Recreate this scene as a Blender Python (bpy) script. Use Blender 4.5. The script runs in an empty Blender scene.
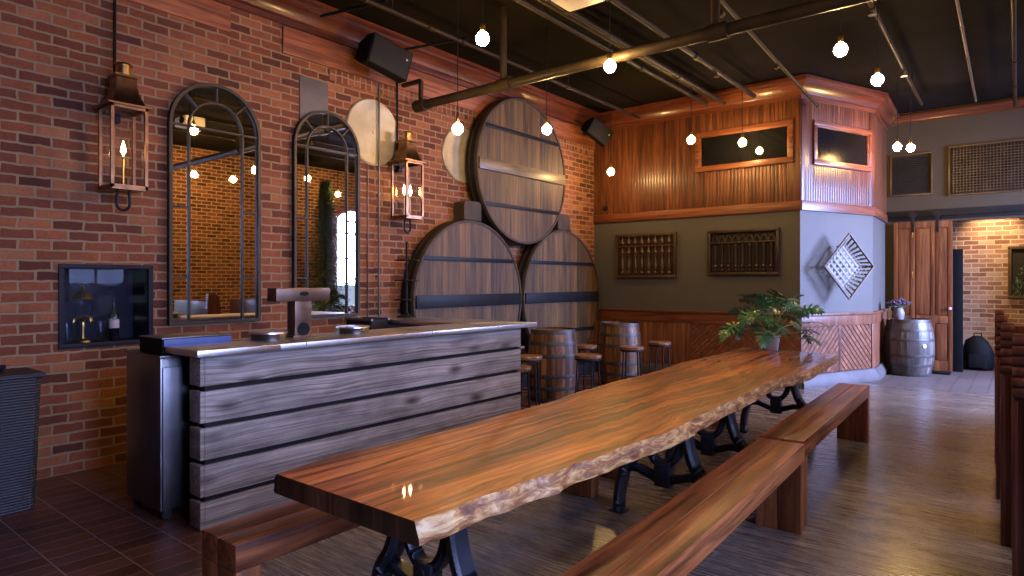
import bpy, bmesh, math, random
from mathutils import Vector, Matrix
random.seed(7)
R = math.radians
SC = bpy.context.scene
COL = SC.collection

# ------------------------------------------------------------------ helpers
class MB:
    def __init__(s): s.bm = bmesh.new(); s.mi = 0
    def _f(s, vs):
        try:
            f = s.bm.faces.new(vs); f.material_index = s.mi; return f
        except ValueError: return None
    def v(s, *p): return s.bm.verts.new(p)
    def box(s, x0, x1, y0, y1, z0, z1, b=0.0):
        x0, x1 = sorted((x0, x1)); y0, y1 = sorted((y0, y1)); z0, z1 = sorted((z0, z1))
        c = [s.v(x, y, z) for x in (x0, x1) for y in (y0, y1) for z in (z0, z1)]
        fs = [s._f([c[i] for i in q]) for q in ((0,1,3,2),(4,6,7,5),(0,4,5,1),(2,3,7,6),(0,2,6,4),(1,5,7,3))]
        if b > 0:
            es = set(e for f in fs for e in f.edges)
            bmesh.ops.bevel(s.bm, geom=list(es), offset=b, segments=2, affect='EDGES', profile=.6)
        return s
    def obox(s, c, ax, ay, az, b=0.0):                       # oriented box: centre and three half-axis vectors
        c = Vector(c); ax, ay, az = Vector(ax), Vector(ay), Vector(az)
        k = [s.bm.verts.new(c + i*ax + j*ay + l*az) for i in (-1,1) for j in (-1,1) for l in (-1,1)]
        fs = [s._f([k[i] for i in q]) for q in ((0,1,3,2),(4,6,7,5),(0,4,5,1),(2,3,7,6),(0,2,6,4),(1,5,7,3))]
        if b > 0:
            bmesh.ops.bevel(s.bm, geom=list(set(e for f in fs for e in f.edges)), offset=b, segments=2, affect='EDGES', profile=.6)
        return s
    def bar(s, p, q, w, h, up=(0,0,1), b=0.0):
        p, q = Vector(p), Vector(q); d = (q-p); L = d.length; d.normalize()
        up = Vector(up); sd = d.cross(up)
        if sd.length < 1e-4: sd = d.cross(Vector((1,0,0)))
        sd.normalize(); u = sd.cross(d)
        return s.obox((p+q)/2, d*L/2, sd*w/2, u*h/2, b)
    def tube(s, pts, r, n=10, cap=True, closed=False):
        pts = [Vector(p) for p in pts]; rs = r if isinstance(r, (list, tuple)) else [r]*len(pts)
        rings = []; N = len(pts); ref = None
        for i, p in enumerate(pts):
            if closed: d = pts[(i+1) % N] - pts[i-1]
            else: d = pts[min(i+1, N-1)] - pts[max(i-1, 0)]
            d.normalize()
            if ref is None:
                ref = Vector((0,0,1)) if abs(d.z) < .9 else Vector((1,0,0))
            a = d.cross(ref)
            if a.length < 1e-5: a = d.cross(Vector((0,1,0)))
            a.normalize(); b = a.cross(d); ref = b
            b = -b
            rings.append([s.bm.verts.new(p + rs[i]*(math.cos(t)*a + math.sin(t)*b)) for t in [2*math.pi*k/n for k in range(n)]])
        M = N if closed else N-1
        for i in range(M):
            A, B = rings[i], rings[(i+1) % N]
            for k in range(n): s._f([A[k], A[(k+1) % n], B[(k+1) % n], B[k]])
        if cap and not closed:
            s._f(list(reversed(rings[0]))); s._f(rings[-1])
        return s
    def lathe(s, prof, c=(0,0,0), n=24, axis='Z', a0=0, a1=2*math.pi, close=True):
        c = Vector(c); rings = []; full = abs(a1-a0-2*math.pi) < 1e-6
        m = n if full else n+1
        for (r, h) in prof:
            ring = []
            for k in range(m):
                t = a0 + (a1-a0)*k/n; x, y = r*math.cos(t), r*math.sin(t)
                p = Vector((x, y, h)) if axis == 'Z' else (Vector((x, h, y)) if axis == 'Y' else Vector((h, x, y)))
                ring.append(s.bm.verts.new(c + p))
            rings.append(ring)
        for A, B in zip(rings, rings[1:]):
            for k in range(n if full else n):
                s._f([A[k], A[(k+1) % m], B[(k+1) % m], B[k]])
        if close and full:
            if prof[0][0] > 1e-5: s._f(list(reversed(rings[0])))
            if prof[-1][0] > 1e-5: s._f(rings[-1])
        return s
    def prism(s, poly, y0, y1, plane='XZ'):                  # 2-D outline extruded between y0 and y1
        def P(a, b, t): return (a, t, b) if plane == 'XZ' else ((a, b, t) if plane == 'XY' else (t, a, b))
        A = [s.v(*P(a, b, y0)) for a, b in poly]; B = [s.v(*P(a, b, y1)) for a, b in poly]
        s._f(A); s._f(list(reversed(B))); n = len(poly)
        for i in range(n): s._f([A[i], B[i], B[(i+1) % n], A[(i+1) % n]])
        return s
    def quad(s, *p): s._f([s.v(*q) for q in p]); return s
    def build(s, name, mat, parent=None, loc=None, rotz=None, ang=.6, smooth=True, norm=True):
        bm = s.bm
        if norm: bmesh.ops.recalc_face_normals(bm, faces=bm.faces[:])
        if smooth:
            for f in bm.faces: f.smooth = True
            for e in bm.edges:
                e.smooth = not (len(e.link_faces) == 2 and e.calc_face_angle(0) > ang)
        me = bpy.data.meshes.new(name); bm.to_mesh(me); bm.free()
        for m in (mat if isinstance(mat, (list, tuple)) else [mat]): me.materials.append(m)
        o = bpy.data.objects.new(name, me); COL.objects.link(o)
        if parent: o.parent = parent
        if loc is not None: o.location = loc
        if rotz is not None: o.rotation_euler = (0, 0, rotz)
        return o

def tag(o, label, cat, group=None, kind=None):
    o['label'] = label; o['category'] = cat
    if group: o['group'] = group
    if kind: o['kind'] = kind
    return o
def thing(name, label, cat, loc=(0,0,0), rotz=0, group=None, rot=None):
    o = bpy.data.objects.new(name, None); COL.objects.link(o); o.empty_display_size = .1
    o.location = loc; o.rotation_euler = rot if rot else (0, 0, rotz)
    return tag(o, label, cat, group)
def struct(o, label=None):
    o['kind'] = 'structure'
    if label: o['label'] = label
    return o
def dup(o, parent=None, label=None, loc=None, rotz=None):
    c = o.copy(); COL.objects.link(c)
    if parent: c.parent = parent
    if label: c['label'] = label
    if loc is not None: c.location = loc
    if rotz is not None: c.rotation_euler = (c.rotation_euler[0], c.rotation_euler[1], rotz)
    for ch in list(o.children): dup(ch, c)
    return c

# ------------------------------------------------------------------ materials
class NT:
    def __init__(s, name):
        s.m = bpy.data.materials.new(name); s.m.use_nodes = True
        s.t = s.m.node_tree; s.t.nodes.clear()
        s.out = s.n('ShaderNodeOutputMaterial'); s.p = s.n('ShaderNodeBsdfPrincipled')
        s.l(s.p.outputs[0], s.out.inputs[0])
    def n(s, typ, **kw):
        x = s.t.nodes.new(typ)
        for k, v in kw.items(): setattr(x, k, v)
        return x
    def l(s, a, b): s.t.links.new(a, b)
    def setv(s, node, **kw):
        for k, v in kw.items(): node.inputs[k.replace('_', ' ')].default_value = v
        return node
    def obj(s): return s.n('ShaderNodeTexCoord').outputs['Object']
    def map(s, vec, scale=(1,1,1), rot=(0,0,0), loc=(0,0,0)):
        m = s.n('ShaderNodeMapping'); m.inputs['Scale'].default_value = scale; m.inputs['Rotation'].default_value = rot; m.inputs['Location'].default_value = loc
        s.l(vec, m.inputs['Vector']); return m.outputs[0]
    def noise(s, vec, scale=5, detail=4, rough=.55, dist=0):
        x = s.n('ShaderNodeTexNoise'); s.l(vec, x.inputs['Vector'])
        s.setv(x, Scale=scale, Detail=detail, Roughness=rough, Distortion=dist); return x
    def ramp(s, fac, stops, interp='LINEAR'):
        x = s.n('ShaderNodeValToRGB'); cr = x.color_ramp; cr.interpolation = interp
        while len(cr.elements) < len(stops): cr.elements.new(.5)
        for e, (p, c) in zip(cr.elements, stops):
            e.position = p; e.color = (*c, 1) if len(c) == 3 else c
        s.l(fac, x.inputs[0]); return x.outputs[0]
    def mix(s, fac, a, b, mode='MIX'):
        x = s.n('ShaderNodeMix', data_type='RGBA', blend_type=mode)
        for i, q in ((0, fac), (6, a), (7, b)):
            if hasattr(q, 'is_linked'): s.l(q, x.inputs[i])
            else: x.inputs[i].default_value = q if i == 0 else ((*q, 1) if len(q) == 3 else q)
        return x.outputs[2]
    def math(s, op, a, b=None):
        x = s.n('ShaderNodeMath', operation=op)
        for i, q in enumerate((a, b)):
            if q is None: continue
            if hasattr(q, 'is_linked'): s.l(q, x.inputs[i])
            else: x.inputs[i].default_value = q
        return x.outputs[0]
    def bump(s, h, strength=.3, dist=.01):
        b = s.n('ShaderNodeBump'); s.setv(b, Strength=strength, Distance=dist); s.l(h, b.inputs['Height'])
        s.l(b.outputs[0], s.p.inputs['Normal']); return b
    def base(s, c):
        if hasattr(c, 'is_linked'): s.l(c, s.p.inputs['Base Color'])
        else: s.p.inputs['Base Color'].default_value = (*c, 1)
    def island(s): return s.n('ShaderNodeNewGeometry').outputs['Random Per Island']

def plain(name, col, rough=.5, metal=0, var=.12, scale=6, coat=0, bump=0, spec=None):
    t = NT(name); n = t.noise(t.obj(), scale, 4)
    lo = tuple(max(0, c*(1-var)) for c in col); hi = tuple(min(1, c*(1+var)) for c in col)
    t.base(t.ramp(n.outputs['Fac'], [(.3, lo), (.7, hi)]))
    t.p.inputs['Specular IOR Level'].default_value = spec if spec is not None else (.12 if max(col) < .06 and not metal else .35)
    t.setv(t.p, Roughness=rough, Metallic=metal); t.p.inputs['Coat Weight'].default_value = coat
    if bump: t.bump(n.outputs['Fac'], bump, .01)
    return t.m

def wood(name, dark, mid, light, axis='Z', s=1.0, rough=.45, coat=0.0, coat_rough=.15, island=.25, rot=(0,0,0), bump=.12, fine=.35, knots=0.0):
    t = NT(name); co = t.obj()
    if rot != (0,0,0): co = t.map(co, (1,1,1), rot)
    isl = t.island()
    off = t.n('ShaderNodeVectorMath', operation='ADD'); t.l(co, off.inputs[0])
    cm = t.n('ShaderNodeCombineXYZ'); k = t.math('MULTIPLY', isl, 37.0)
    for i in range(3): t.l(k, cm.inputs[i])
    t.l(cm.outputs[0], off.inputs[1]); co = off.outputs[0]
    sc = {'X': (.5, 7, 7), 'Y': (7, .5, 7), 'Z': (7, 7, .5)}[axis]
    sc2 = {'X': (2, 60, 60), 'Y': (60, 2, 60), 'Z': (60, 60, 2)}[axis]
    n1 = t.noise(t.map(co, tuple(q*s for q in sc)), 1.6, 5, .6, .9)
    n2 = t.noise(t.map(co, tuple(q*s for q in sc2)), 1.5, 3, .6, .2)
    c = t.ramp(n1.outputs['Fac'], [(.36, dark), (.5, mid), (.64, light)])
    g = t.ramp(n2.outputs['Fac'], [(.3, (1-fine,)*3), (.65, (1,)*3)])
    c = t.mix(1.0, c, g, 'MULTIPLY')
    sc3 = {'X': (1.1, 24, 24), 'Y': (24, 1.1, 24), 'Z': (24, 24, 1.1)}[axis]
    n4 = t.noise(t.map(co, tuple(q*s for q in sc3)), 1.3, 5, .65, .4)
    c = t.mix(1.0, c, t.ramp(n4.outputs['Fac'], [(.36, (1-fine*1.1,)*3), (.56, (1.08,)*3)]), 'MULTIPLY')
    if knots:
        vo = t.n('ShaderNodeTexVoronoi'); t.l(t.map(co, {'X': (1.3,5,5), 'Y': (5,1.3,5), 'Z': (5,5,1.3)}[axis]), vo.inputs['Vector']); vo.inputs['Scale'].default_value = 1.0
        kk = t.ramp(vo.outputs['Distance'], [(.02, (1-knots,)*3), (.16, (1,)*3)])
        c = t.mix(1.0, c, kk, 'MULTIPLY')
    if island:
        f = t.n('ShaderNodeMapRange'); t.l(isl, f.inputs[0]); f.inputs[3].default_value = 1-island; f.inputs[4].default_value = 1+island
        hs = t.n('ShaderNodeHueSaturation'); t.l(c, hs.inputs['Color']); t.l(f.outputs[0], hs.inputs['Value']); c = hs.outputs[0]
    t.base(c); t.setv(t.p, Roughness=rough); t.p.inputs['Specular IOR Level'].default_value = .3
    t.p.inputs['Coat Weight'].default_value = coat; t.p.inputs['Coat Roughness'].default_value = coat_rough
    if bump: t.bump(n2.outputs['Fac'], bump, .006)
    return t.m

def brick(name, stops, mortar, bw=.208, bh=.0762, ms=.006, offx=0.0, offset=.5, warm=1.0):
    t = NT(name); co = t.obj(); sx = t.n('ShaderNodeSeparateXYZ'); t.l(co, sx.inputs[0])
    cb = t.n('ShaderNodeCombineXYZ'); t.l(sx.outputs[0], cb.inputs[0]); t.l(sx.outputs[2], cb.inputs[1])
    ds = t.noise(cb.outputs[0], 9, 2); vm = t.n('ShaderNodeVectorMath', operation='SUBTRACT'); t.l(ds.outputs['Color'], vm.inputs[0]); vm.inputs[1].default_value = (.5,.5,.5)
    vs = t.n('ShaderNodeVectorMath', operation='SCALE'); t.l(vm.outputs[0], vs.inputs[0]); vs.inputs['Scale'].default_value = .024
    va = t.n('ShaderNodeVectorMath', operation='ADD'); t.l(cb.outputs[0], va.inputs[0]); t.l(vs.outputs[0], va.inputs[1])
    b = t.n('ShaderNodeTexBrick'); t.l(t.map(va.outputs[0], loc=(offx, 0, 0)), b.inputs['Vector'])
    b.offset = offset; b.squash = 1.0
    t.setv(b, Color1=(0,0,0,1), Color2=(1,1,1,1), Mortar=(.5,.5,.5,1), Scale=1.0, Mortar_Size=ms, Mortar_Smooth=.25, Bias=0.0, Brick_Width=bw, Row_Height=bh)
    c = t.ramp(b.outputs['Color'], stops)
    n = t.noise(cb.outputs[0], 3.0, 6, .65); n2 = t.noise(cb.outputs[0], 45, 4, .6)
    c = t.mix(.55, c, t.ramp(n.outputs['Fac'], [(.3, (.45,.45,.45)), (.7, (1.25,1.2,1.15))]), 'MULTIPLY')
    c = t.mix(.45, c, t.ramp(n2.outputs['Fac'], [(.3, (.55,.55,.55)), (.65, (1.1,1.1,1.1))]), 'MULTIPLY')
    mc = t.mix(n.outputs['Fac'], tuple(q*.75 for q in mortar), tuple(q*1.2 for q in mortar))
    c = t.mix(b.outputs['Fac'], c, mc)
    t.base(c); t.setv(t.p, Roughness=.82); t.p.inputs['Specular IOR Level'].default_value = .25
    h = t.math('ADD', t.math('MULTIPLY', b.outputs['Fac'], -1.0), t.math('MULTIPLY', n2.outputs['Fac'], .35))
    t.bump(h, .75, .012)
    return t.m

def tiles(name, stops, mortar, bw, bh, ms, rough, offset=.5, rot=0):
    t = NT(name); co = t.map(t.obj(), rot=(0,0,rot))
    b = t.n('ShaderNodeTexBrick'); t.l(co, b.inputs['Vector']); b.offset = offset
    t.setv(b, Color1=(0,0,0,1), Color2=(1,1,1,1), Mortar=(.5,.5,.5,1), Scale=1.0, Mortar_Size=ms, Mortar_Smooth=.2, Bias=0.0, Brick_Width=bw, Row_Height=bh)
    n = t.noise(t.obj(), 12, 4)
    c = t.mix(.4, t.ramp(b.outputs['Color'], stops), t.ramp(n.outputs['Fac'], [(.3,(.6,.6,.6)),(.7,(1.2,1.2,1.2))]), 'MULTIPLY')
    t.base(t.mix(b.outputs['Fac'], c, mortar)); t.setv(t.p, Roughness=rough)
    t.bump(t.math('MULTIPLY', b.outputs['Fac'], -1.0), .4, .004)
    return t.m

def floor_mat():
    t = NT('floor_planks'); co = t.obj()
    b = t.n('ShaderNodeTexBrick'); t.l(co, b.inputs['Vector']); b.offset = .37
    t.setv(b, Color1=(0,0,0,1), Color2=(1,1,1,1), Mortar=(.0,.0,.0,1), Scale=1.0, Mortar_Size=.0012, Mortar_Smooth=.1, Bias=0.0, Brick_Width=1.3, Row_Height=.062)
    c = t.ramp(b.outputs['Color'], [(0, (.1,.083,.068)), (.5, (.135,.113,.092)), (1, (.175,.148,.122))])
    n = t.noise(t.map(co, (1.5, 30, 1)), 2.5, 6, .7, .5)
    n3 = t.noise(t.map(co, (.35, .9, 1)), 1.6, 4, .6, .4)
    c = t.mix(.85, c, t.ramp(n.outputs['Fac'], [(.38,(.22,.22,.24)),(.64,(1.9,1.8,1.7))]), 'MULTIPLY')
    c = t.mix(.6, c, t.ramp(n3.outputs['Fac'], [(.35,(.6,.6,.6)),(.65,(1.3,1.25,1.2))]), 'MULTIPLY')
    c = t.mix(t.math('MULTIPLY', b.outputs['Fac'], .6), c, (.01,.008,.006))
    t.base(c)
    t.l(t.ramp(n.outputs['Fac'], [(.3,(.17,)*3),(.7,(.36,)*3)]), t.p.inputs['Roughness'])
    t.p.inputs['Specular IOR Level'].default_value = .6
    t.bump(t.math('SUBTRACT', t.math('MULTIPLY', n.outputs['Fac'], .4), b.outputs['Fac']), .12, .003)
    return t.m

def emit(name, col, st):
    t = NT(name); e = t.n('ShaderNodeEmission'); e.inputs[0].default_value = (*col, 1); e.inputs[1].default_value = st
    t.l(e.outputs[0], t.out.inputs[0]); return t.m
def glass(name, refl=.08, tint=(.95,.97,1), rough=0.0, refl_scale=.8):
    t = NT(name); tr = t.n('ShaderNodeBsdfTransparent'); tr.inputs[0].default_value = (*tint, 1)
    gl = t.n('ShaderNodeBsdfGlossy'); gl.inputs['Roughness'].default_value = rough
    lw = t.n('ShaderNodeLayerWeight'); lw.inputs[0].default_value = .5; fr = t.n('ShaderNodeMath', operation='POWER'); t.l(lw.outputs['Facing'], fr.inputs[0]); fr.inputs[1].default_value = 4.0
    f = t.math('ADD', t.math('MULTIPLY', fr.outputs[0], refl_scale), refl*.3)
    mx = t.n('ShaderNodeMixShader'); t.l(f, mx.inputs[0]); t.l(tr.outputs[0], mx.inputs[1]); t.l(gl.outputs[0], mx.inputs[2])
    t.l(mx.outputs[0], t.out.inputs[0]); return t.m

BR = [(0,(.07,.021,.012)),(.15,(.115,.034,.017)),(.5,(.185,.055,.023)),(.8,(.24,.077,.031)),(1,(.29,.115,.05))]
M = {}
M['brick'] = brick('brick', BR, (.235,.155,.085), ms=.0095)
M['brick_soldier'] = brick('brick_soldier', BR, (.25,.165,.09), bw=.078, bh=.2, ms=.008, offset=0)
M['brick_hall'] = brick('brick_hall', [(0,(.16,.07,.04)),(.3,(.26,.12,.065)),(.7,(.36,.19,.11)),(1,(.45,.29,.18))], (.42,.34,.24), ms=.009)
M['brick_far'] = brick('brick_far', BR, (.40,.30,.18), ms=.010)
M['floor'] = floor_mat()
M['quarry'] = tiles('quarry_tile', [(0,(.05,.02,.014)),(.5,(.1,.034,.02)),(1,(.075,.034,.03))], (.17,.13,.115), .13, .27, .004, .4)
M['pale_tile'] = tiles('pale_tile', [(0,(.07,.05,.042)),(1,(.095,.07,.06))], (.035,.026,.022), .2, .2, .006, .5, 0)
M['ceiling'] = plain('ceiling_paint', (.0095,.0075,.0055), .85, var=.45, scale=.9, spec=.03)
M['paint'] = plain('wall_paint', (.066,.060,.050), .6, var=.08, scale=2)
M['paint_tan'] = plain('tan_wall_paint', (.058,.045,.028), .65, var=.1, scale=2)
M['panel'] = wood('panel_wood', (.06,.019,.008), (.11,.035,.014), (.17,.058,.022), 'Z', 1, .38, .12, .2, .16)
M['trim'] = wood('trim_wood', (.10,.027,.011), (.16,.047,.018), (.23,.074,.028), 'X', 1, .38, .12, .2, .1)
M['wainscot'] = wood('wainscot_wood', (.115,.04,.018), (.165,.06,.028), (.24,.096,.048), 'Z', 1, .42, .1, .25, .14)
M['wain_a'] = wood('wainscot_diagonal', (.115,.04,.018), (.165,.06,.028), (.24,.096,.048), 'Z', 1, .42, .1, .35, .14, rot=(0, R(45), 0))
M['wain_b'] = wood('wainscot_diagonal_mirrored', (.115,.04,.018), (.165,.06,.028), (.24,.096,.048), 'Z', 1, .42, .1, .35, .14, rot=(0, R(-45), 0))
M['plinth'] = plain('plinth_wood', (.065,.055,.055), .55, var=.25, scale=4)
M['beam'] = wood('beam_wood', (.17,.05,.02), (.28,.088,.035), (.38,.13,.055), 'X', 1, .6, 0, .2, 0)
M['crown'] = wood('crown_wood', (.07,.017,.008), (.11,.028,.012), (.16,.044,.018), 'X', .6, .32, .3, .15, 0)
M['table'] = None
M['bench'] = wood('bench_wood', (.10,.026,.007), (.28,.08,.022), (.45,.155,.05), 'Y', .8, .42, .1, .22, .1, knots=.5, fine=.5)
M['bench_leg'] = wood('bench_leg_wood', (.11,.03,.010), (.26,.076,.022), (.38,.13,.045), 'Z', .8, .4, .3, .25, .05, knots=.3)
M['plank'] = wood('grey_plank', (.10,.078,.062), (.20,.165,.14), (.33,.28,.245), 'X', .8, .5, .1, .3, .22, knots=.6, bump=.25)
def plank_mat():
    t = NT('grey_plank'); co = t.obj(); isl = t.island()
    cm = t.n('ShaderNodeCombineXYZ'); k = t.math('MULTIPLY', isl, 37.0)
    for q in range(3): t.l(k, cm.inputs[q])
    va = t.n('ShaderNodeVectorMath', operation='ADD'); t.l(co, va.inputs[0]); t.l(cm.outputs[0], va.inputs[1]); co = va.outputs[0]
    vo = t.n('ShaderNodeTexVoronoi'); t.l(t.map(co, (2.3, 0.0, 5.5)), vo.inputs['Vector']); vo.inputs['Scale'].default_value = 1.0
    kd = vo.outputs['Distance']; bend = t.math('POWER', t.math('SUBTRACT', 1.0, kd), 3.0)
    cb = t.n('ShaderNodeCombineXYZ'); t.l(t.math('MULTIPLY', bend, .03), cb.inputs[2]); vb = t.n('ShaderNodeVectorMath', operation='ADD'); t.l(co, vb.inputs[0]); t.l(cb.outputs[0], vb.inputs[1])
    g = t.noise(t.map(vb.outputs[0], (.4, 20, 38)), 2.0, 6, .7, .12); g2 = t.noise(t.map(vb.outputs[0], (2, 60, 110)), 1.5, 3, .6); big = t.noise(t.map(co, (1.4, 1, 3)), 1.6, 4, .6)
    c = t.ramp(g.outputs['Fac'], [(.34, (.10,.078,.062)), (.5, (.26,.215,.18)), (.66, (.42,.36,.31))])
    c = t.mix(1.0, c, t.ramp(g2.outputs['Fac'], [(.3, (.72,)*3), (.65, (1.05,)*3)]), 'MULTIPLY')
    c = t.mix(.8, c, t.ramp(big.outputs['Fac'], [(.32, (.5,.48,.46)), (.62, (1.2,1.2,1.2))]), 'MULTIPLY')
    c = t.mix(1.0, c, t.ramp(kd, [(.05, (.16,.13,.11)), (.12, (.45,.4,.37)), (.26, (1,1,1))]), 'MULTIPLY')
    t.base(c); t.setv(t.p, Roughness=.5); t.bump(g.outputs['Fac'], .35, .006); return t.m
M['plank'] = plank_mat()
M['cask'] = wood('cask_wood', (.062,.031,.007), (.098,.051,.012), (.142,.077,.02), 'Z', 1, .55, .0, .15, .3)
M['cask_bar'] = wood('cask_bar_wood', (.08,.05,.02), (.14,.09,.038), (.2,.135,.06), 'X', 1, .4, .15, .2, .05)
M['cask_side'] = plain('cask_side', (.05,.036,.024), .55, var=.3)
M['stave'] = wood('stave_wood', (.04,.015,.005), (.15,.064,.02), (.29,.14,.05), 'Z', .5, .5, .1, .3, .5, knots=.3)
M['stave_grey'] = wood('stave_grey_wood', (.03,.022,.018), (.075,.06,.05), (.14,.118,.105), 'Z', .6, .4, .25, .35, .45)
M['hoop'] = plain('hoop_steel', (.06,.053,.05), .5, .5, var=.4, scale=9)
M['iron'] = plain('black_iron', (.010,.010,.012), .42, 0, var=.3)
M['iron_flat'] = plain('flat_black', (.014,.013,.013), .6, 0, var=.2)
M['cast'] = plain('cast_iron', (.012,.013,.018), .34, .0, var=.3, coat=.15, spec=.35)
M['frame_metal'] = plain('mirror_frame_metal', (.035,.026,.017), .5, .5, var=.3)
M['mirror'] = plain('mirror_glass', (.72,.70,.66), .015, 1, var=.01)
M['steel'] = plain('stainless', (.62,.60,.57), .3, 1, var=.12, scale=3)
M['steel_dark'] = plain('stainless_dark', (.17,.16,.16), .34, 1, var=.15, scale=3)
M['copper'] = plain('aged_copper', (.24,.125,.065), .3, 1, var=.35, scale=9)
M['brass'] = plain('brass', (.55,.34,.12), .3, 1, var=.2)
M['bronze'] = plain('bronze_tower', (.17,.115,.085), .32, .85, var=.15)
M['pipe'] = plain('pipe_paint', (.021,.014,.008), .45, 0, var=.35, scale=5)
M['pipe_big'] = plain('big_pipe_paint', (.028,.02,.012), .42, 0, var=.35, scale=5)
M['galv'] = plain('conduit_metal', (.13,.095,.07), .45, .6, var=.2)
M['black'] = plain('black_plastic', (.003,.003,.0033), .7, 0, var=.2)
M['disc'] = plain('tinned_disc', (.37,.31,.19), .32, .4, var=.22, scale=5)
M['grey_plate'] = plain('grey_plate', (.10,.085,.08), .6, .2, var=.12)
M['wicker'] = None
M['clear'] = glass('clear_glass')
M['niche_glass'] = glass('niche_glass', .03, refl_scale=.25)
M['window_glass'] = glass('window_glass', .05)
M['dark_glass'] = plain('dark_pane', (.006,.006,.007), .03, 0, var=.1, spec=.4)
M['dim_pane'] = plain('dim_pane', (.006,.005,.005), .2, 0, var=.1); M['dim_pane'].node_tree.nodes['Principled BSDF'].inputs['Specular IOR Level'].default_value = .06
M['bulb'] = emit('bulb_glow', (1, .60, .215), 420)
M['flame'] = emit('flame_glow', (1, .62, .25), 60)
M['leaf'] = plain('leaf_green', (.028,.115,.045), .3, 0, var=.6, scale=9)
M['leaf_dry'] = plain('leaf_yellow', (.12,.16,.03), .45, 0, var=.3)
M['stem'] = plain('petiole_green', (.07,.12,.035), .5, 0, var=.3)
M['pot'] = plain('pot_grey', (.28,.26,.26), .5, 0, var=.1)
M['soil'] = plain('soil', (.02,.014,.01), .95, 0, var=.4, scale=40)
M['fir'] = plain('fir_green', (.05,.105,.04), .7, 0, var=.6, scale=14)
M['cane'] = plain('cane_slat', (.15,.135,.11), .55, 0, var=.25, scale=16)
M['cane_rim'] = plain('cane_rim', (.11,.085,.06), .6, 0, var=.3, scale=16)
M['door'] = wood('door_wood', (.095,.027,.008), (.16,.05,.015), (.23,.08,.027), 'Z', 1, .5, .0, .25, 0)
M['carved'] = wood('carved_wood', (.035,.017,.008), (.065,.032,.014), (.1,.05,.022), 'Z', 1, .42, .2, .3, .1)
M['carved_dark'] = wood('carved_dark_wood', (.017,.009,.006), (.032,.017,.01), (.052,.028,.016), 'Z', 1, .42, .2, .3, .1)
M['seat'] = wood('stool_seat_wood', (.13,.06,.028), (.23,.11,.05), (.33,.17,.085), 'X', 1.5, .35, .4, .2, .1)
M['pew'] = wood('pew_wood', (.05,.012,.006), (.095,.024,.011), (.155,.042,.018), 'Z', 1, .3, .45, .15, .15)
M['blue'] = plain('blue_film', (.06,.10,.26), .4, 0, var=.15)
M['white'] = plain('white_plastic', (.45,.43,.40), .5, 0, var=.05)
M['vent'] = plain('vent_dark', (.02,.016,.012), .7, 0, var=.2)
M['vent_frame'] = plain('vent_brass_frame', (.09,.058,.027), .45, .6, var=.3)
M['vent_grid'] = plain('vent_grid_metal', (.06,.04,.022), .5, .4, var=.3)
M['mauve'] = plain('dried_mauve', (.065,.04,.065), .8, 0, var=.4, scale=30)
M['stone'] = plain('grey_stoneware', (.14,.13,.13), .5, 0, var=.3, scale=20)
M['paper'] = plain('bottle_label', (.5,.36,.32), .7, 0, var=.1)
M['niche'] = plain('niche_paint', (.012,.012,.018), .5, 0, var=.2)
M['red'] = plain('red_enamel', (.4,.03,.02), .4, 0, var=.1)

def table_mats():
    t = NT('table_top_wood'); co = t.obj()
    big = t.noise(t.map(co, (1.1, .35, 1)), 1.5, 4, .6, 1.2)
    vm = t.n('ShaderNodeVectorMath', operation='SCALE'); t.l(big.outputs['Color'], vm.inputs[0]); vm.inputs['Scale'].default_value = .30
    va = t.n('ShaderNodeVectorMath', operation='ADD'); t.l(co, va.inputs[0]); t.l(vm.outputs[0], va.inputs[1])
    n1 = t.noise(t.map(va.outputs[0], (13, .5, 1)), 1.6, 6, .62, .7)
    n2 = t.noise(t.map(va.outputs[0], (55, 1.6, 1)), 1.4, 4, .6, .4)
    n3 = t.noise(t.map(va.outputs[0], (1.6, .5, 1)), 1.8, 3, .5, .5)
    c = t.ramp(n1.outputs['Fac'], [(.36,(.05,.010,.002)),(.46,(.27,.055,.008)),(.55,(.54,.135,.018)),(.67,(.76,.25,.045))])
    c = t.mix(.75, c, t.ramp(n2.outputs['Fac'], [(.3,(.4,.36,.33)),(.62,(1.1,1.1,1.1))]), 'MULTIPLY')
    c = t.mix(.6, c, t.ramp(n3.outputs['Fac'], [(.36,(.3,.26,.24)),(.58,(1.15,1.15,1.15))]), 'MULTIPLY')
    t.base(c); t.setv(t.p, Roughness=.4); t.p.inputs['Coat Weight'].default_value = .85; t.p.inputs['Coat Roughness'].default_value = .03; t.p.inputs['Coat IOR'].default_value = 1.42
    e = NT('table_live_edge'); co = e.obj()
    a = e.noise(e.map(co, (9, 5, 22)), 1.6, 8, .75, .8); b = e.noise(e.map(co, (2, 3, 5)), 2.5, 5, .6, .5)
    c = e.ramp(a.outputs['Fac'], [(.30,(.03,.011,.006)),(.42,(.16,.06,.022)),(.49,(.30,.125,.035)),(.56,(.50,.30,.10)),(.66,(.66,.48,.22))])
    c = e.mix(.4, c, e.ramp(b.outputs['Fac'], [(.35,(.45,.35,.3)),(.65,(1.1,1.1,1.15))]), 'MULTIPLY')
    e.base(c); e.setv(e.p, Roughness=.4); e.p.inputs['Coat Weight'].default_value = .3; e.p.inputs['Coat Roughness'].default_value = .18
    e.bump(a.outputs['Fac'], .6, .012)
    d = wood('table_end_grain', (.03,.012,.006), (.08,.032,.014), (.16,.07,.03), 'Z', .6, .4, .6, .12, 0, bump=.3)
    return [t.m, e.m, d]
TABLE = table_mats()
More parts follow.
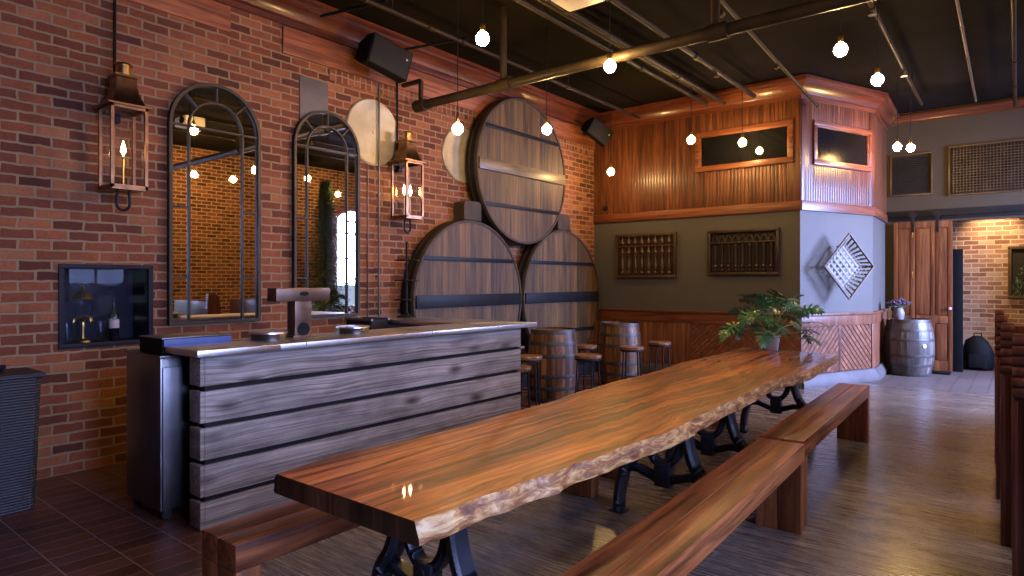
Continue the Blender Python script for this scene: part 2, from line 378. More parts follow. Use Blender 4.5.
def wicker():
    t = NT('wicker'); co = t.obj(); w = t.n('ShaderNodeTexWave', wave_type='BANDS', bands_direction='Z'); t.l(co, w.inputs[0]); t.setv(w, Scale=18, Distortion=1.5, Detail=2)
    w2 = t.n('ShaderNodeTexWave', wave_type='BANDS', bands_direction='X'); t.l(co, w2.inputs[0]); t.setv(w2, Scale=22, Distortion=.5)
    h = t.math('ADD', w.outputs['Fac'], t.math('MULTIPLY', w2.outputs['Fac'], .6))
    t.base(t.ramp(w.outputs['Fac'], [(0,(.008,.008,.01)),(1,(.035,.034,.04))])); t.setv(t.p, Roughness=.5); t.bump(h, .6, .01); return t.m
M['wicker'] = wicker()

# ------------------------------------------------------------------ room dimensions (metres)
XW, YB, YF, XR, YN, ZC = -5.63, 9.2, 12.2, 2.2, -2.4, 4.2
LW = dict(loc=(XW, 0, 0), rotz=R(90))            # left wall frame: local x runs along +Y, local y into the wall
CA = Vector((-2.39, 9.2, 0)); CB = Vector((-1.77, 10.7, 0)); CL = (CB-CA).length
CH = dict(loc=CA, rotz=math.atan2(CB.y-CA.y, CB.x-CA.x))
RA = CB; RB = Vector((-1.83, YF, 0)); RL = (RB-RA).length
RW = dict(loc=RA, rotz=math.atan2(RB.y-RA.y, RB.x-RA.x))

def holed(x0, x1, z0, z1, th, holes):
    m = MB(); xs = sorted({x0, x1, *[h[0] for h in holes], *[h[1] for h in holes]}); zs = sorted({z0, z1, *[h[2] for h in holes], *[h[3] for h in holes]})
    for a, b in zip(xs, xs[1:]):
        for c, d in zip(zs, zs[1:]):
            if any(h[0] <= a and b <= h[1] and h[2] <= c and d <= h[3] for h in holes): continue
            m.box(a, b, 0, th, c, d)
    return m

# floor, ceiling
fm = MB(); fm.box(-3.2, XR, YN, 10.2, -.12, 0); struct(fm.build('floor', M['floor']))
fm = MB(); fm.box(XW-.3, -3.2, YN, 10.2, -.12, 0); struct(fm.build('floor_tile_bar', M['quarry']))
fm = MB(); fm.box(-2.6, XR, 10.2, 13.6, -.12, 0); struct(fm.build('floor_tile_hall', M['pale_tile']))
cm = MB(); cm.box(XW-.3, XR+.3, YN-.3, 13.6, ZC, ZC+.15); struct(cm.build('ceiling', M['ceiling']))

# left wall with the niche opening
NY0, NY1, NZ0, NZ1 = 1.61, 2.25, .95, 1.57
struct(holed(YN, YB+.2, 0, ZC, .35, [(NY0, NY1, NZ0, NZ1)]).build('wall_left', M['brick'], **LW))
m = MB(); m.box(YN, YB, -.004, .02, 3.50, 3.64)
struct(MB().box(3.98, YB, -.012, .02, 3.535, 3.655).build('trim_1', M['brick_soldier'], **LW))
struct(MB().box(1.2, 2.92, -.02, .05, 3.70, 3.93, .008).build('trim_2', M['beam'], **LW), 'old timber lintel set in the brick at the upper left')
struct(MB().box(3.44, 9.2, -.025, .05, 3.66, 3.93, .008).build('trim_3', M['beam'], **LW), 'long timber lintel set in the brick above the casks')

CROWN = [(0, 0), (-.03, 0), (-.035, .05), (-.06, .065), (-.075, .10), (-.12, .15), (-.165, .175), (-.17, .205), (-.2, .22), (-.2, .26), (0, .26)]
def crown(name, L0, L1, z0, fr, m0=0, m1=0, mat='crown'):
    m = MB(); n = len(CROWN)
    A = [m.v(L0 + m0*y, y, z0+z) for y, z in CROWN]; B = [m.v(L1 + m1*y, y, z0+z) for y, z in CROWN]
    m._f(A); m._f(list(reversed(B)))
    for i in range(n): m._f([A[i], A[(i+1) % n], B[(i+1) % n], B[i]])
    return struct(m.build(name, M[mat], ang=.35, **fr))
crown('trim_4', YN, YB, 3.94, LW, 0, 1)

# back wall (enclosed room): paint, beadboard, wainscot
struct(MB().box(XW-.3, CA.x, 0, .15, 0, ZC).build('wall_back', M['paint'], loc=(0, YB, 0)))
struct(MB().box(0, CL, 0, .15, 0, ZC).build('wall_corner', M['paint'], **CH))
struct(MB().box(0, RL, 0, .15, 0, ZC).build('wall_return', M['paint'], **RW))
ta = math.tan((CH['rotz'])/2); tb = math.tan((RW['rotz']-CH['rotz'])/2)
def beadboard(name, L0, L1, z0, z1, fr, hole=None):
    m = MB(); w = .052; x = L0
    while x < L1 - .005:
        x1 = min(x+w, L1)
        segs = [(z0, z1)]
        if hole and x1 > hole[0] and x < hole[1]: segs = [(z0, hole[2]), (hole[3], z1)]
        for a, b in segs: m.box(x+.0015, x1-.0015, -.018, 0, a, b, .0045)
        x = x1
    m.box(L0, L1, -.008, .0, z0, z1) if not hole else [m.box(*q) for q in ((L0, hole[0], -.008, 0, z0, z1), (hole[1], L1, -.008, 0, z0, z1), (hole[0], hole[1], -.008, 0, z0, hole[2]), (hole[0], hole[1], -.008, 0, hole[3], z1))]
    return struct(m.build(name, M['panel'], **fr))
def trimbox(name, L0, L1, y, z0, z1, fr, mat='trim', b=.008):
    return struct(MB().box(L0, L1, y, 0, z0, z1, b).build(name, M[mat], **fr))
BK = dict(loc=(0, YB, 0), rotz=0)
WH = (-3.80, -2.52, 3.12, 3.60); CHH = (.29, 1.48, 3.10, 3.60)
beadboard('wall_back_beadboard', XW, CA.x, 2.54, 3.96, BK, WH)
beadboard('wall_corner_beadboard', 0, CL, 2.54, 3.96, CH, CHH)
beadboard('wall_return_beadboard', 0, RL, 2.54, 3.96, RW)
for nm, a, b, f in (('trim_5', XW, CA.x+.02, BK), ('trim_6', -.004, CL+.01, CH), ('trim_7', -.004, RL, RW)):
    trimbox(nm, a, b, -.035, 2.41, 2.54, f)
trimbox('trim_8', CA.x-.13, CA.x+.014, -.028, 2.54, 3.96, BK, 'panel'); trimbox('trim_9', -.004, .10, -.028, 2.54, 3.96, CH, 'panel'); trimbox('trim_10', CL-.1, CL+.004, -.028, 2.54, 3.96, CH, 'panel')
crown('trim_11', XW, CA.x, 3.92, BK, -1, ta*-1); crown('trim_12', 0, CL, 3.92, CH, ta, -tb); crown('trim_13', 0, RL, 3.92, RW, tb, 0)

def clip(poly, x0, x1, z0, z1):
    def cut(p, inside, inter):
        o = []
        for i in range(len(p)):
            a, b = p[i-1], p[i]
            if inside(b):
                if not inside(a): o.append(inter(a, b))
                o.append(b)
            elif inside(a): o.append(inter(a, b))
        return o
    def ix(c): return lambda a, b: (c, a[1]+(b[1]-a[1])*(c-a[0])/(b[0]-a[0]))
    def iz(c): return lambda a, b: (a[0]+(b[0]-a[0])*(c-a[1])/(b[1]-a[1]), c)
    for ins, it in ((lambda p: p[0] >= x0, ix(x0)), (lambda p: p[0] <= x1, ix(x1)), (lambda p: p[1] >= z0, iz(z0)), (lambda p: p[1] <= z1, iz(z1))):
        if poly: poly = cut(poly, ins, it)
    return poly
def diagonal(name, x0, x1, z0, z1, sgn, fr, w=.055):
    m = MB(); H = z1-z0; k = w*math.sqrt(2); x = x0 - H - k
    while x < x1 + H + k:
        if sgn > 0: p = [(x+.004, z0), (x+k-.004, z0), (x+k-.004+H, z1), (x+.004+H, z1)]
        else: p = [(x+.004, z0), (x+k-.004, z0), (x+k-.004-H, z1), (x+.004-H, z1)]
        p = clip(p, x0, x1, z0, z1)
        if len(p) > 2:
            cx = sum(a for a, b in p)/len(p); cz = sum(b for a, b in p)/len(p)
            q = [(cx+(a-cx)*.97, cz+(b-cz)*.97) for a, b in p] if False else p
            m.prism(q, -.016, 0)
        x += k
    bmesh.ops.bevel(m.bm, geom=[e for e in m.bm.edges if all(v.co.y < -.01 for v in e.verts)], offset=.006, segments=1, affect='EDGES')
    m.box(x0, x1, -.006, 0, z0, z1)
    return struct(m.build(name, M['wain_a' if sgn > 0 else 'wain_b'], **fr))
def vboards(name, x0, x1, z0, z1, fr, w=.07):
    m = MB(); x = x0
    while x < x1-.01:
        q = min(x+w, x1); m.box(x+.0015, q-.0015, -.016, 0, z0, z1, .005); x = q
    m.box(x0, x1, -.006, 0, z0, z1)
    return struct(m.build(name, M['wainscot'], **fr))
for nm, a, b, f in (('trim_14', XW, CA.x+.02, BK), ('trim_15', -.005, CL+.012, CH), ('trim_16', -.005, RL, RW)):
    m = MB(); m.box(a, b, -.03, 0, .82, .965, .006); m.box(a-.006, b+.006, -.06, 0, .965, 1.0, .008)
    struct(m.build(nm, M['trim'] if f is BK else M['wainscot'], **f))
for nm, a, b, f in (('baseboard_back', XW, CA.x+.04, BK), ('baseboard_corner', -.05, CL+.03, CH), ('baseboard_return', -.03, RL, RW)):
    m = MB(); m.box(a, b, -.05, 0, 0, .17, .006); m.prism([(-.05, .16), (-.10, .07), (-.10, 0), (-.05, 0)], a, b, 'YZ')
    struct(m.build(nm, M['plinth'], **f))
vboards('wall_back_wainscot', XW, -3.95, .17, .82, BK)
diagonal('wall_back_wainscot_diagonal', -3.95, -3.17, .17, .82, 1, BK); diagonal('wall_back_wainscot_diagonal', -3.17, CA.x, .17, .82, -1, BK)
diagonal('wall_corner_wainscot', .0, CL*.50, .17, .82, 1, CH, .068); diagonal('wall_corner_wainscot', CL*.525, CL-.06, .17, .82, -1, CH, .068)
trimbox('trim_17', CL*.50, CL*.525, -.022, .17, .82, CH, 'wainscot', .003); trimbox('trim_18', CL-.06, CL+.01, -.03, .17, .82, CH, 'wainscot'); trimbox('trim_19', -.01, .012, -.024, .17, .82, CH, 'wainscot', .003)
vboards('wall_return_wainscot', 0, RL, .17, .82, RW)

# panel windows in the upper room
def frame_rect(m, x0, x1, z0, z1, w, y0, y1, b=.006):
    m.box(x0, x1, y0, y1, z1-w, z1, b); m.box(x0, x1, y0, y1, z0, z0+w, b); m.box(x0, x0+w, y0, y1, z0+w, z1-w, b); m.box(x1-w, x1, y0, y1, z0+w, z1-w, b)
for nm, h, f in (('window_1', WH, BK), ('window_2', CHH, CH)):
    m = MB(); frame_rect(m, h[0]-.055, h[1]+.055, h[2]-.055, h[3]+.055, .065, -.05, 0, .012); frame_rect(m, h[0], h[1], h[2], h[3], .03, -.035, .0, .006)
    w = struct(m.build(nm, M['trim'], **f)); MB().box(h[0]+.02, h[1]-.02, -.012, -.004, h[2]+.02, h[3]-.02).build('pane', M['dark_glass' if f is BK else 'dim_pane'], w)

# far wall with the sliding door opening
FW = dict(loc=(0, YF, 0), rotz=0)
struct(holed(-2.0, XR, 0, ZC, .15, [(-1.5, .75, 0, 2.40)]).build('wall_far', M['paint_tan'], **FW))
crown('trim_20', -1.83, XR, 4.0, FW, 0, 0); bpy.data.objects['trim_20'].scale = (1, .35, 1)
bpy.data.objects['trim_20'].scale.z = .5; bpy.data.objects['trim_20'].location.z = 2.02
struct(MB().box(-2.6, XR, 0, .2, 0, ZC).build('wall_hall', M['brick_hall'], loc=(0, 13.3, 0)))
struct(MB().box(-2.15, -2.0, 12.35, 13.3, 0, ZC).build('wall_hall_side', M['paint']))
struct(MB().box(-2.0, XR, 12.36, 13.3, 3.0, 3.08).build('ceiling_hall', M['paint']))
# right wall with the daylight windows, near wall
WIN = [(.1, 1.5, .75, 3.3), (2.1, 3.5, .75, 3.3), (3.95, 5.45, .75, 3.3), (9.7, 11.7, .75, 3.3)]
RTW = dict(loc=(XR, 0, 0), rotz=R(90))
struct(holed(YN, 13.5, 0, ZC, -.3, WIN).build('wall_right', M['brick_far'], **RTW))
struct(MB().box(XW-.3, XR+.3, -.2, 0, 0, ZC).build('wall_near', M['brick_far'], loc=(0, YN, 0)))
for i, (a, b, c, d) in enumerate(WIN):
    m = MB(); frame_rect(m, a, b, c, d, .07, -.16, -.06, .006)
    for k in (1, 2): m.box(a+(b-a)*k/3-.018, a+(b-a)*k/3+.018, -.14, -.08, c+.07, d-.07)
    for k in (1, 2, 3): m.box(a+.07, b-.07, -.14, -.08, c+(d-c)*k/4-.018, c+(d-c)*k/4+.018)
    # arched head: corner spandrels
    rr = (b-a)/2; cx = (a+b)/2
    for sg in (-1, 1):
        pts = [(cx+sg*rr, d), (cx+sg*rr, d-.45)] + [(cx+sg*rr*math.cos(t), d-.45+.45*math.sin(t)) for t in [R(q) for q in range(10, 91, 10)]]
        m.prism(pts, -.15, -.07)
    w = struct(m.build('window_%d' % (i+3), M['beam'], **RTW))
    MB().box(a+.03, b-.03, -.115, -.105, c+.03, d-.03).build('pane', M['window_glass'], w)

# ------------------------------------------------------------------ wall mirrors
def arch_pts(x0, x1, z0, zs, r, n=20, inset=0):
    cx = (x0+x1)/2
    return [(x0+inset, z0+inset)] + [(cx-(r-inset)*math.cos(math.pi*k/n), zs+(r-inset)*math.sin(math.pi*k/n)) for k in range(n+1)] + [(x1-inset, z0+inset)]
def mirror(x0, x1, label):
    cx = (x0+x1)/2; r = (x1-x0)/2; z0, zs = 1.08, 3.19-r
    t = thing('arched_mirror', label, 'mirror', (XW+.014, cx, 0), R(90), 'arched wall mirrors')
    a, b = -r, r
    o, i = arch_pts(a, b, z0, zs, r), arch_pts(a, b, z0, zs, r, inset=.027)
    m = MB(); n = len(o)
    def ring(p, y): return [m.v(x, y, z) for x, z in p]
    O1, I1, I0, O0 = ring(o, -.045), ring(i, -.045), ring(i, -.014), ring(o, 0)
    for P, Q in ((O1, I1), (I1, I0), (O0, O1)):
        for k in range(n): m._f([P[k], P[(k+1) % n], Q[(k+1) % n], Q[k]])
    m.build('frame', M['frame_metal'], t, ang=.5)
    g = MB(); g._f([g.v(x, -.016, z) for x, z in arch_pts(a, b, z0, zs, r, inset=.03)]); g.build('mirror_glass', M['mirror'], t, smooth=False)
    m = MB(); w = .015; xi = .24
    for sg in (-1, 1): m.box(sg*xi-w/2, sg*xi+w/2, -.034, -.014, z0+.03, zs)
    m.box(a+.03, b-.03, -.034, -.014, zs-w/2, zs+w/2)
    for zz in (z0+.40, z0+1.0):
        for sg in (-1, 1): m.box(sg*xi, sg*(r-.03), -.034, -.014, zz-.008, zz+.008)
    pr = None
    pts = [(-xi*math.cos(math.pi*k/16), -.024, zs+xi*math.sin(math.pi*k/16)) for k in range(17)]
    for p, q in zip(pts, pts[1:]): m.bar(p, q, w*.9, .02, (0,1,0))
    for dg in (45, 90, 135):
        c, s = math.cos(R(dg)), math.sin(R(dg)); m.bar((xi*c, -.024, zs+xi*s), ((r-.03)*c, -.024, zs+(r-.03)*s), w*.9, .02, (0,1,0))
    m.build('muntins', M['frame_metal'], t)
mirror(2.37, 3.19, 'tall arched wall mirror with metal muntins, left of the two, beside the display niche')
mirror(3.54, 4.33, 'tall arched wall mirror with metal muntins behind the bronze beer tap tower')

# ------------------------------------------------------------------ gas lanterns
def lantern(yc, label, flames, ptop):
    t = thing('gas_lantern', label, 'lantern', (-5.42, yc, 2.155), R(90), 'gas lanterns on the brick wall')
    h = .118; H = .62; m = MB(); p = .011
    for sx in (-1, 1):
        for sy in (-1, 1): m.box(sx*h-p, sx*h+p, sy*h-p, sy*h+p, 0, H)
    for z in (0, H-.02):
        for s_ in (-1, 1): m.box(-h-p, h+p, s_*h-p, s_*h+p, z, z+.022); m.box(s_*h-p, s_*h+p, -h, h, z, z+.022)
    m.box(-h, h, -h, h, -.012, .006)
    m.build('frame', M['copper'], t)
    g = MB()
    for s_ in (-1, 1): g.box(-h, h, s_*h-.002, s_*h+.002, .02, H-.02); g.box(s_*h-.002, s_*h+.002, -h, h, .02, H-.02)
    g.build('glass_panes', M['clear'], t)
    r = MB(); e = h+.035; prof = [(e, H), (e, H+.012), (h*.98, H+.03), (h*.74, H+.09), (h*.62, H+.16), (h*.60, H+.22), (h*.70, H+.235), (h*.70, H+.25)]
    rings = [[r.v(sx*q, sy*q, z) for sx, sy in ((-1,-1),(1,-1),(1,1),(-1,1))] for q, z in prof]
    for A, B in zip(rings, rings[1:]):
        for k in range(4): r._f([A[k], A[(k+1) % 4], B[(k+1) % 4], B[k]])
    r._f(rings[-1]); r._f(list(reversed(rings[0]))); r.build('roof', M['copper'], t)
    c = MB(); c.lathe([(.05, H+.25), (.05, H+.33)], n=16); c.lathe([(.066, H+.33), (.06, H+.345), (.03, H+.355), (0, H+.358)], n=16); c.build('chimney_cap', M['brass'], t)
    b = MB()
    for fx in flames: b.tube([(fx, 0, 0), (fx, 0, .24)], .006, 8); b.lathe([(.012, .235), (.016, .25), (.006, .26)], (fx, 0, 0), 10)
    b.build('burner', M['brass'], t)
    f = MB()
    for fx in flames: f.lathe([(.002, .262), (.016, .285), (.019, .305), (.012, .335), (.001, .375)], (fx, 0, 0), 10)
    f.build('flame', M['flame'], t)
    k = MB(); k.tube([(-.04, 0, -.01), (-.044, 0, -.06)] + [(-.045*math.cos(R(q)), 0, -.11-.05*math.sin(R(q))) for q in range(0, 181, 15)] + [(.044, 0, -.06), (.04, 0, -.01)], .011, 10); k.build('lower_hook', M['iron'], t)
    q = MB(); q.tube([(0, h+.05, H*.9), (0, h+.05, ptop-2.155)], .012, 8); q.box(-.02, .02, h-.01, h+.062, H*.86, H*.98); q.box(-.012, .012, h+.05, .21, H*.9-.012, H*.9+.012); q.build('supply_pipe', M['iron'], t)
lantern(1.965, 'copper gas lantern hanging on brick wall at the far left above the niche', (0,), 3.94)
lantern(4.865, 'copper gas lantern on brick wall between the second mirror and the casks', (-.045, .045), 3.9)

# ------------------------------------------------------------------ display niche
t = thing('display_niche', 'dark framed glass-front display niche recessed in the brick wall', 'niche', (XW, (NY0+NY1)/2, NZ0), R(90))
nw, nh = (NY1-NY0)/2, NZ1-NZ0
m = MB(); frame_rect(m, -nw-.01, nw+.01, -.01, nh+.01, .035, -.02, .04, .004); m.build('frame', M['niche'], t)
m = MB(); m.box(-nw, nw, .31, .33, 0, nh); m.box(-nw, nw, .03, .31, 0, .02); m.box(-nw, nw, .03, .31, nh-.02, nh); m.box(-nw, -nw+.02, .03, .31, 0, nh); m.box(nw-.02, nw, .03, .31, 0, nh); m.build('lining', M['niche'], t)
MB().box(-nw+.03, nw-.03, .0, .006, .03, nh-.03).build('glass_front', M['niche_glass'], t)
NX = XW-.13
def at_niche(name, label, cat, y): return thing(name, label, cat, (NX, y, NZ0+.021), R(90))
t = at_niche('absinthe_fountain', 'glass drink fountain with brass domed lid standing inside the wall niche', 'drink dispenser', 1.80)
MB().lathe([(.055, 0), (.05, .012), (.014, .03), (.011, .1), (.016, .13), (.011, .16), (.03, .19)], n=18).build('stand', M['brass'], t)
MB().lathe([(.03, .19), (.07, .22), (.072, .33), (.06, .345)], n=22, close=False).build('glass_globe', M['clear'], t)
MB().lathe([(.075, .34), (.07, .352), (.03, .40), (.01, .415), (.014, .43), (0, .445)], n=22).build('lid', M['brass'], t)
m = MB()
for k in range(4):
    a = k*math.pi/2+.4; m.tube([(.02*math.cos(a), .02*math.sin(a), .19), (.075*math.cos(a), .075*math.sin(a), .185), (.08*math.cos(a), .08*math.sin(a), .16)], .005, 6)
m.build('taps', M['brass'], t)
t = at_niche('bottle', 'dark glass bottle with pale label standing inside the wall niche', 'bottle', 2.02)
MB().lathe([(.034, 0), (.036, .01), (.036, .19), (.03, .215), (.014, .24), (.013, .31), (.016, .312), (.016, .32), (0, .32)], n=18).build('glass_body', M['dark_glass'], t)
MB().lathe([(.0368, .1), (.0368, .17)], n=18, close=False).build('paper_label', M['paper'], t)
for y, lb in ((1.69, 'empty drinking glass in the wall niche, left of the drink fountain'), (1.92, 'empty drinking glass in the wall niche, right of the drink fountain')):
    o = MB().lathe([(.026, 0), (.034, .16), (.031, .158), (.023, .008), (0, .008)], n=16).build('drinking_glass', M['clear'], None, (NX+.03, y, NZ0+.021)); tag(o, lb, 'glass', 'drinking glasses in the niche')

# ------------------------------------------------------------------ discs, plates, conduits, speakers on the brick wall
def disc(y, z, r, label):
    t = thing('round_plate', label, 'plate', (XW, y, z), R(90), 'pale round plates on the brick wall')
    MB().lathe([(0, -.022), (r*.9, -.022), (r*.96, -.026), (r, -.016), (r, 0)], n=48, axis='Y').build('plate', M['disc'], t)
    MB().lathe([(0, -.03), (.02, -.03), (.02, -.02)], n=12, axis='Y').build('centre_bolt', M['disc'], t)
disc(4.545, 3.09, .365, 'pale round metal plate on brick wall behind the large speaker cable')
disc(5.97, 3.06, .355, 'pale round metal plate on brick wall partly hidden behind the uppermost cask')
t = tag(MB().box(3.63, 3.96, -.012, .006, 3.05, 3.49, .003).build('metal_plate', M['grey_plate'], **LW), 'flat grey rectangular metal plate on brick above the second mirror', 'plate')
t = thing('conduit', 'thin vertical metal conduit on brick right of the second mirror', 'conduit', (XW+.045, 4.60, 0))
MB().tube([(0, 0, 1.02), (0, 0, 3.64)], .010, 8).build('tube', M['galv'], t)
for z in (1.5, 2.4): MB().box(-.045, .012, -.018, .018, z-.008, z+.008).build('strap', M['galv'], t)
t = tag(MB().tube([(XW+.012, 4.47, 1.05), (XW+.012, 4.47, 3.3)], .006, 6).build('cable', M['galv']), 'thin cable clipped to brick right beside the second mirror', 'cable')

def speaker(name, label, loc, rot, s=1.0):
    t = thing(name, label, 'speaker', loc, 0, 'black wall speakers', rot)
    m = MB(); m.prism([(-.17*s, -.17*s), (.17*s, -.17*s), (.17*s, -.02*s), (.10*s, .14*s), (-.10*s, .14*s), (-.17*s, -.02*s)], -.27*s, .27*s, 'XY')
    bmesh.ops.bevel(m.bm, geom=m.bm.edges[:], offset=.008, segments=1, affect='EDGES'); m.build('cabinet', M['black'], t)
    MB().box(-.155*s, .155*s, -.178*s, -.168*s, -.25*s, .25*s, .004).build('grille', M['iron_flat'], t)
    MB().lathe([(0, -.180*s), (.012, -.180*s), (.012, -.176*s)], (.06*s, 0, -.2*s), 10, 'Y').build('badge', M['steel'], t)
    m = MB(); m.tube([(0, .1*s, 0), (0, .40*s, .02)], .02*s, 8); m.lathe([(.05*s, .36*s), (.05*s, .40*s)], (0, 0, .02), 12, 'Y'); m.build('wall_bracket', M['iron'], t)
speaker('loudspeaker', 'large black loudspeaker tilted on bracket above the second mirror and plate', (-5.28, 4.40, 3.78), (R(22), R(-76), R(60)), .92)
speaker('loudspeaker', 'small black loudspeaker in the far corner above the right cask', (-5.31, 8.72, 3.80), (R(16), R(-60), R(50)), .78)

# ------------------------------------------------------------------ casks
def cask(y, z, label, wide_mat, thin_mat, shade):
    Rr = 1.01; D = .20
    t = thing('cask', label, 'cask', (XW+.035, y, z), R(90), 'giant casks against the brick wall')
    m = MB(); m.lathe([(Rr*.97, 0), (Rr, -.05), (Rr, -.15), (Rr*.985, -D), (Rr*.955, -D), (Rr*.955, -D+.03)], n=72, axis='Y', close=False); m.build('staves', M['cask_side'], t)
    m = MB(); w = .098; x = -Rr; rr = Rr*.957
    while x < Rr:
        a, b = max(x+.001, -rr+.002), min(x+w-.001, rr-.002)
        if b > a:
            ks = [a+(b-a)*k/4 for k in range(5)]; top = [(q, math.sqrt(max(0, rr*rr-q*q))) for q in ks]
            m.prism(top + [(q, -h) for q, h in reversed(top)], -D+.012, -.03)
        x += w
    m.build('head_boards', shade, t)
    for k, (dz, hh, mt, ex) in enumerate(((0, .075, wide_mat, .03), (.5, .026, thin_mat, .012), (-.5, .026, thin_mat, .012))):
        c = rr*math.sqrt(1-dz*dz)-.004; zz = dz*Rr
        MB().box(-c, c, -D-ex+.01, -D+.014, zz-hh, zz+hh, .004).build('crossbar', mt, t)
    m = MB(); m.lathe([(Rr+.004, -.10), (Rr+.004, -.165)], n=72, axis='Y', close=False); m.lathe([(Rr+.003, -.025), (Rr+.003, -.06)], n=72, axis='Y', close=False); m.build('hoop', M['iron'], t)
CK_N = M['cask']
cask(7.0, 2.955, 'giant round wooden cask head stacked on top of the other two', M['cask_bar'], M['iron'], CK_N)
cask(5.93, 1.21, 'giant round wooden cask head at floor level, nearest the bar return', M['iron'], M['iron'], CK_N)
cask(7.965, 1.21, 'giant round wooden cask head at floor level, in the far corner', M['iron'], M['iron'], CK_N)
def chock(y, z, label):
    pts = [(-.16, -.12)] + [(-.16+.06*(1-math.cos(R(a))), .06+.06*math.sin(R(a))) for a in (0, 30, 60, 90)] + [(.16-.06*(1-math.cos(R(a))), .06+.06*math.sin(R(a))) for a in (90, 60, 30, 0)] + [(.16, -.12)]
    m = MB(); m.prism(pts, -.19, 0); tag(m.build('wooden_block', M['cask_side'], None, (XW, y, z), R(90)), label, 'block', 'wooden blocks wedging the casks')
chock(5.98, 2.335, 'dark wooden wedge block atop the left floor-level cask'); chock(8.02, 2.335, 'dark wooden wedge block atop the right floor-level cask')
struct(MB().box(4.9, 9.1, -.3, 0, 0, .17).build('trim_21', M['iron_flat'], **LW))

# ------------------------------------------------------------------ bar
t = thing('bar_counter', 'L-shaped bar with grey weathered plank front and stainless steel top', 'bar counter', (-3.72, 1.78, 0), R(90))
ln = 2.98                                         # local x runs along +Y, local y towards the brick wall
m = MB(); m.box(.01, ln-.02, .025, .12, 0, 1.015); m.build('bar_frame', M['iron_flat'], t)
zz = [(.0, .162), (.188, .377), (.403, .592), (.618, .807), (.833, 1.012)]
for a, b in zz:
    MB().box(0, ln, 0, .028, a+.004, b, .006).build('front_plank', M['plank'], t)
    MB().box(-.026, .002, .003, .14, a+.004, b, .006).build('end_plank', M['plank'], t)
m = MB(); m.box(-.08, .44, -.08, .34, 1.015, 1.055, .006); m.box(.435, 3.13, -.08, .44, 1.015, 1.055, .006); m.box(2.56, 3.13, .43, 1.90, 1.015, 1.055, .006)
m.build('countertop', M['steel'], t)
for x in (.62, 1.75, 2.56): MB().box(x-.003, x+.003, -.082, .43, 1.03, 1.0565).build('countertop_seam', M['brass'], t)
MB().bar((2.56, .43, 1.0555), (3.13, -.08, 1.0555), .006, .003).build('countertop_seam', M['brass'], t)
m = MB(); m.box(2.62, 2.70, .2, 1.86, 0, 1.015); m.build('return_panel', M['plank'], t)
m = MB(); m.box(.1, 2.5, .44, .5, .55, .98, .004); m.build('speed_rail', M['steel_dark'], t)
m = MB(); m.box(2.9, 2.99, .04, .1, .80, .82); m.box(2.99-.02, 3.04, .0, .1, .81, .83, .004); m.build('ledge', M['plank'], t)

t = thing('beer_tap_tower', 'bronze T-shaped beer tap tower standing on the bar counter', 'beer tap', (-4.03, 2.60, 1.056), R(90))
m = MB(); m.box(-.066, .066, -.05, .05, 0, .26, .004); m.build('post', M['bronze'], t)
MB().box(-.09, .09, -.07, .07, 0, .012, .003).build('base', M['bronze'], t)
m = MB(); m.box(-.215, .215, -.06, .06, .252, .345, .006); m.build('head', M['bronze'], t)
o = MB().lathe([(0, -.066), (.034, -.066), (.036, -.06)], (0, 0, 0), 20, 'Y').build('badge', M['iron'], t); o.location = (0, 0, .305); o.scale = (1, 1, .45)
MB().lathe([(0, -.058), (.045, -.058), (.048, -.05)], (0, 0, .055), 20, 'Y').build('medallion', M['iron'], t)
for k in (-1, 0, 1):
    m = MB(); m.tube([(k*.13, .06, .29), (k*.13, .11, .29), (k*.13, .115, .25)], .012, 8); f = m.build('faucet', M['steel'], t)
    MB().lathe([(.006, .29), (.012, .31), (.014, .335), (.008, .342), (0, .343)], (k*.13, .1, 0), 10).build('tap_handle', M['iron'], f)
t = thing('countertop_bin', 'low black bin with bright blue front at left end of bar', 'bin', (-4.105, 1.72, 1.001), R(90))
MB().box(-.03, .40, -.03, .30, .0, .095, .006).build('body', M['black'], t)
MB().box(-.02, .40, -.036, -.028, .045, .092, .002).build('front_panel', M['blue'], t); MB().box(-.03, .4, -.03, .3, .095, .102, .002).build('lid', M['steel_dark'], t)
def round_bin(x, y, label):
    t = thing('round_steel_bin', label, 'bin', (x, y, 1.056), 0, 'round steel bins on the bar')
    MB().lathe([(.115, 0), (.12, .035), (.124, .04)], n=28).build('bin_body', M['steel_dark'], t); MB().lathe([(.127, .04), (.125, .05), (.02, .056), (0, .056)], n=28).build('lid', M['steel'], t)
round_bin(-4.01, 2.35, 'round low steel bin on the bar left of the tap tower'); round_bin(-4.01, 3.05, 'round low steel bin on the bar right of the tap tower')
t = thing('bar_sink', 'small dark sink tub on bar return beside brick wall', 'sink', (-5.3, 4.2, .92)); MB().box(-.2, .2, -.1, .12, 0, .14, .01).build('tub', M['iron_flat'], t)
m = MB(); m.box(-.21, .21, -.11, -.09, .13, .15); m.box(-.21, .21, .11, .13, .13, .15); m.build('rim', M['steel_dark'], t)
MB().box(-.17, -.1, -.05, .05, -.92, 0).build('leg', M['steel_dark'], t); MB().box(.1, .17, -.05, .05, -.92, 0).build('leg', M['steel_dark'], t)
t = thing('iron_rack', 'slim black iron tiered rack standing on bar return before left cask', 'rack', (-5.27, 4.72, 1.056))
MB().tube([(0, 0, .02), (0, 0, .80), (0, 0, .82)], [.013, .011, .018], 10).build('pole', M['iron'], t)
MB().lathe([(.11, 0), (.10, .012), (.03, .03), (.015, .05), (0, .05)], n=20).build('base', M['iron'], t)
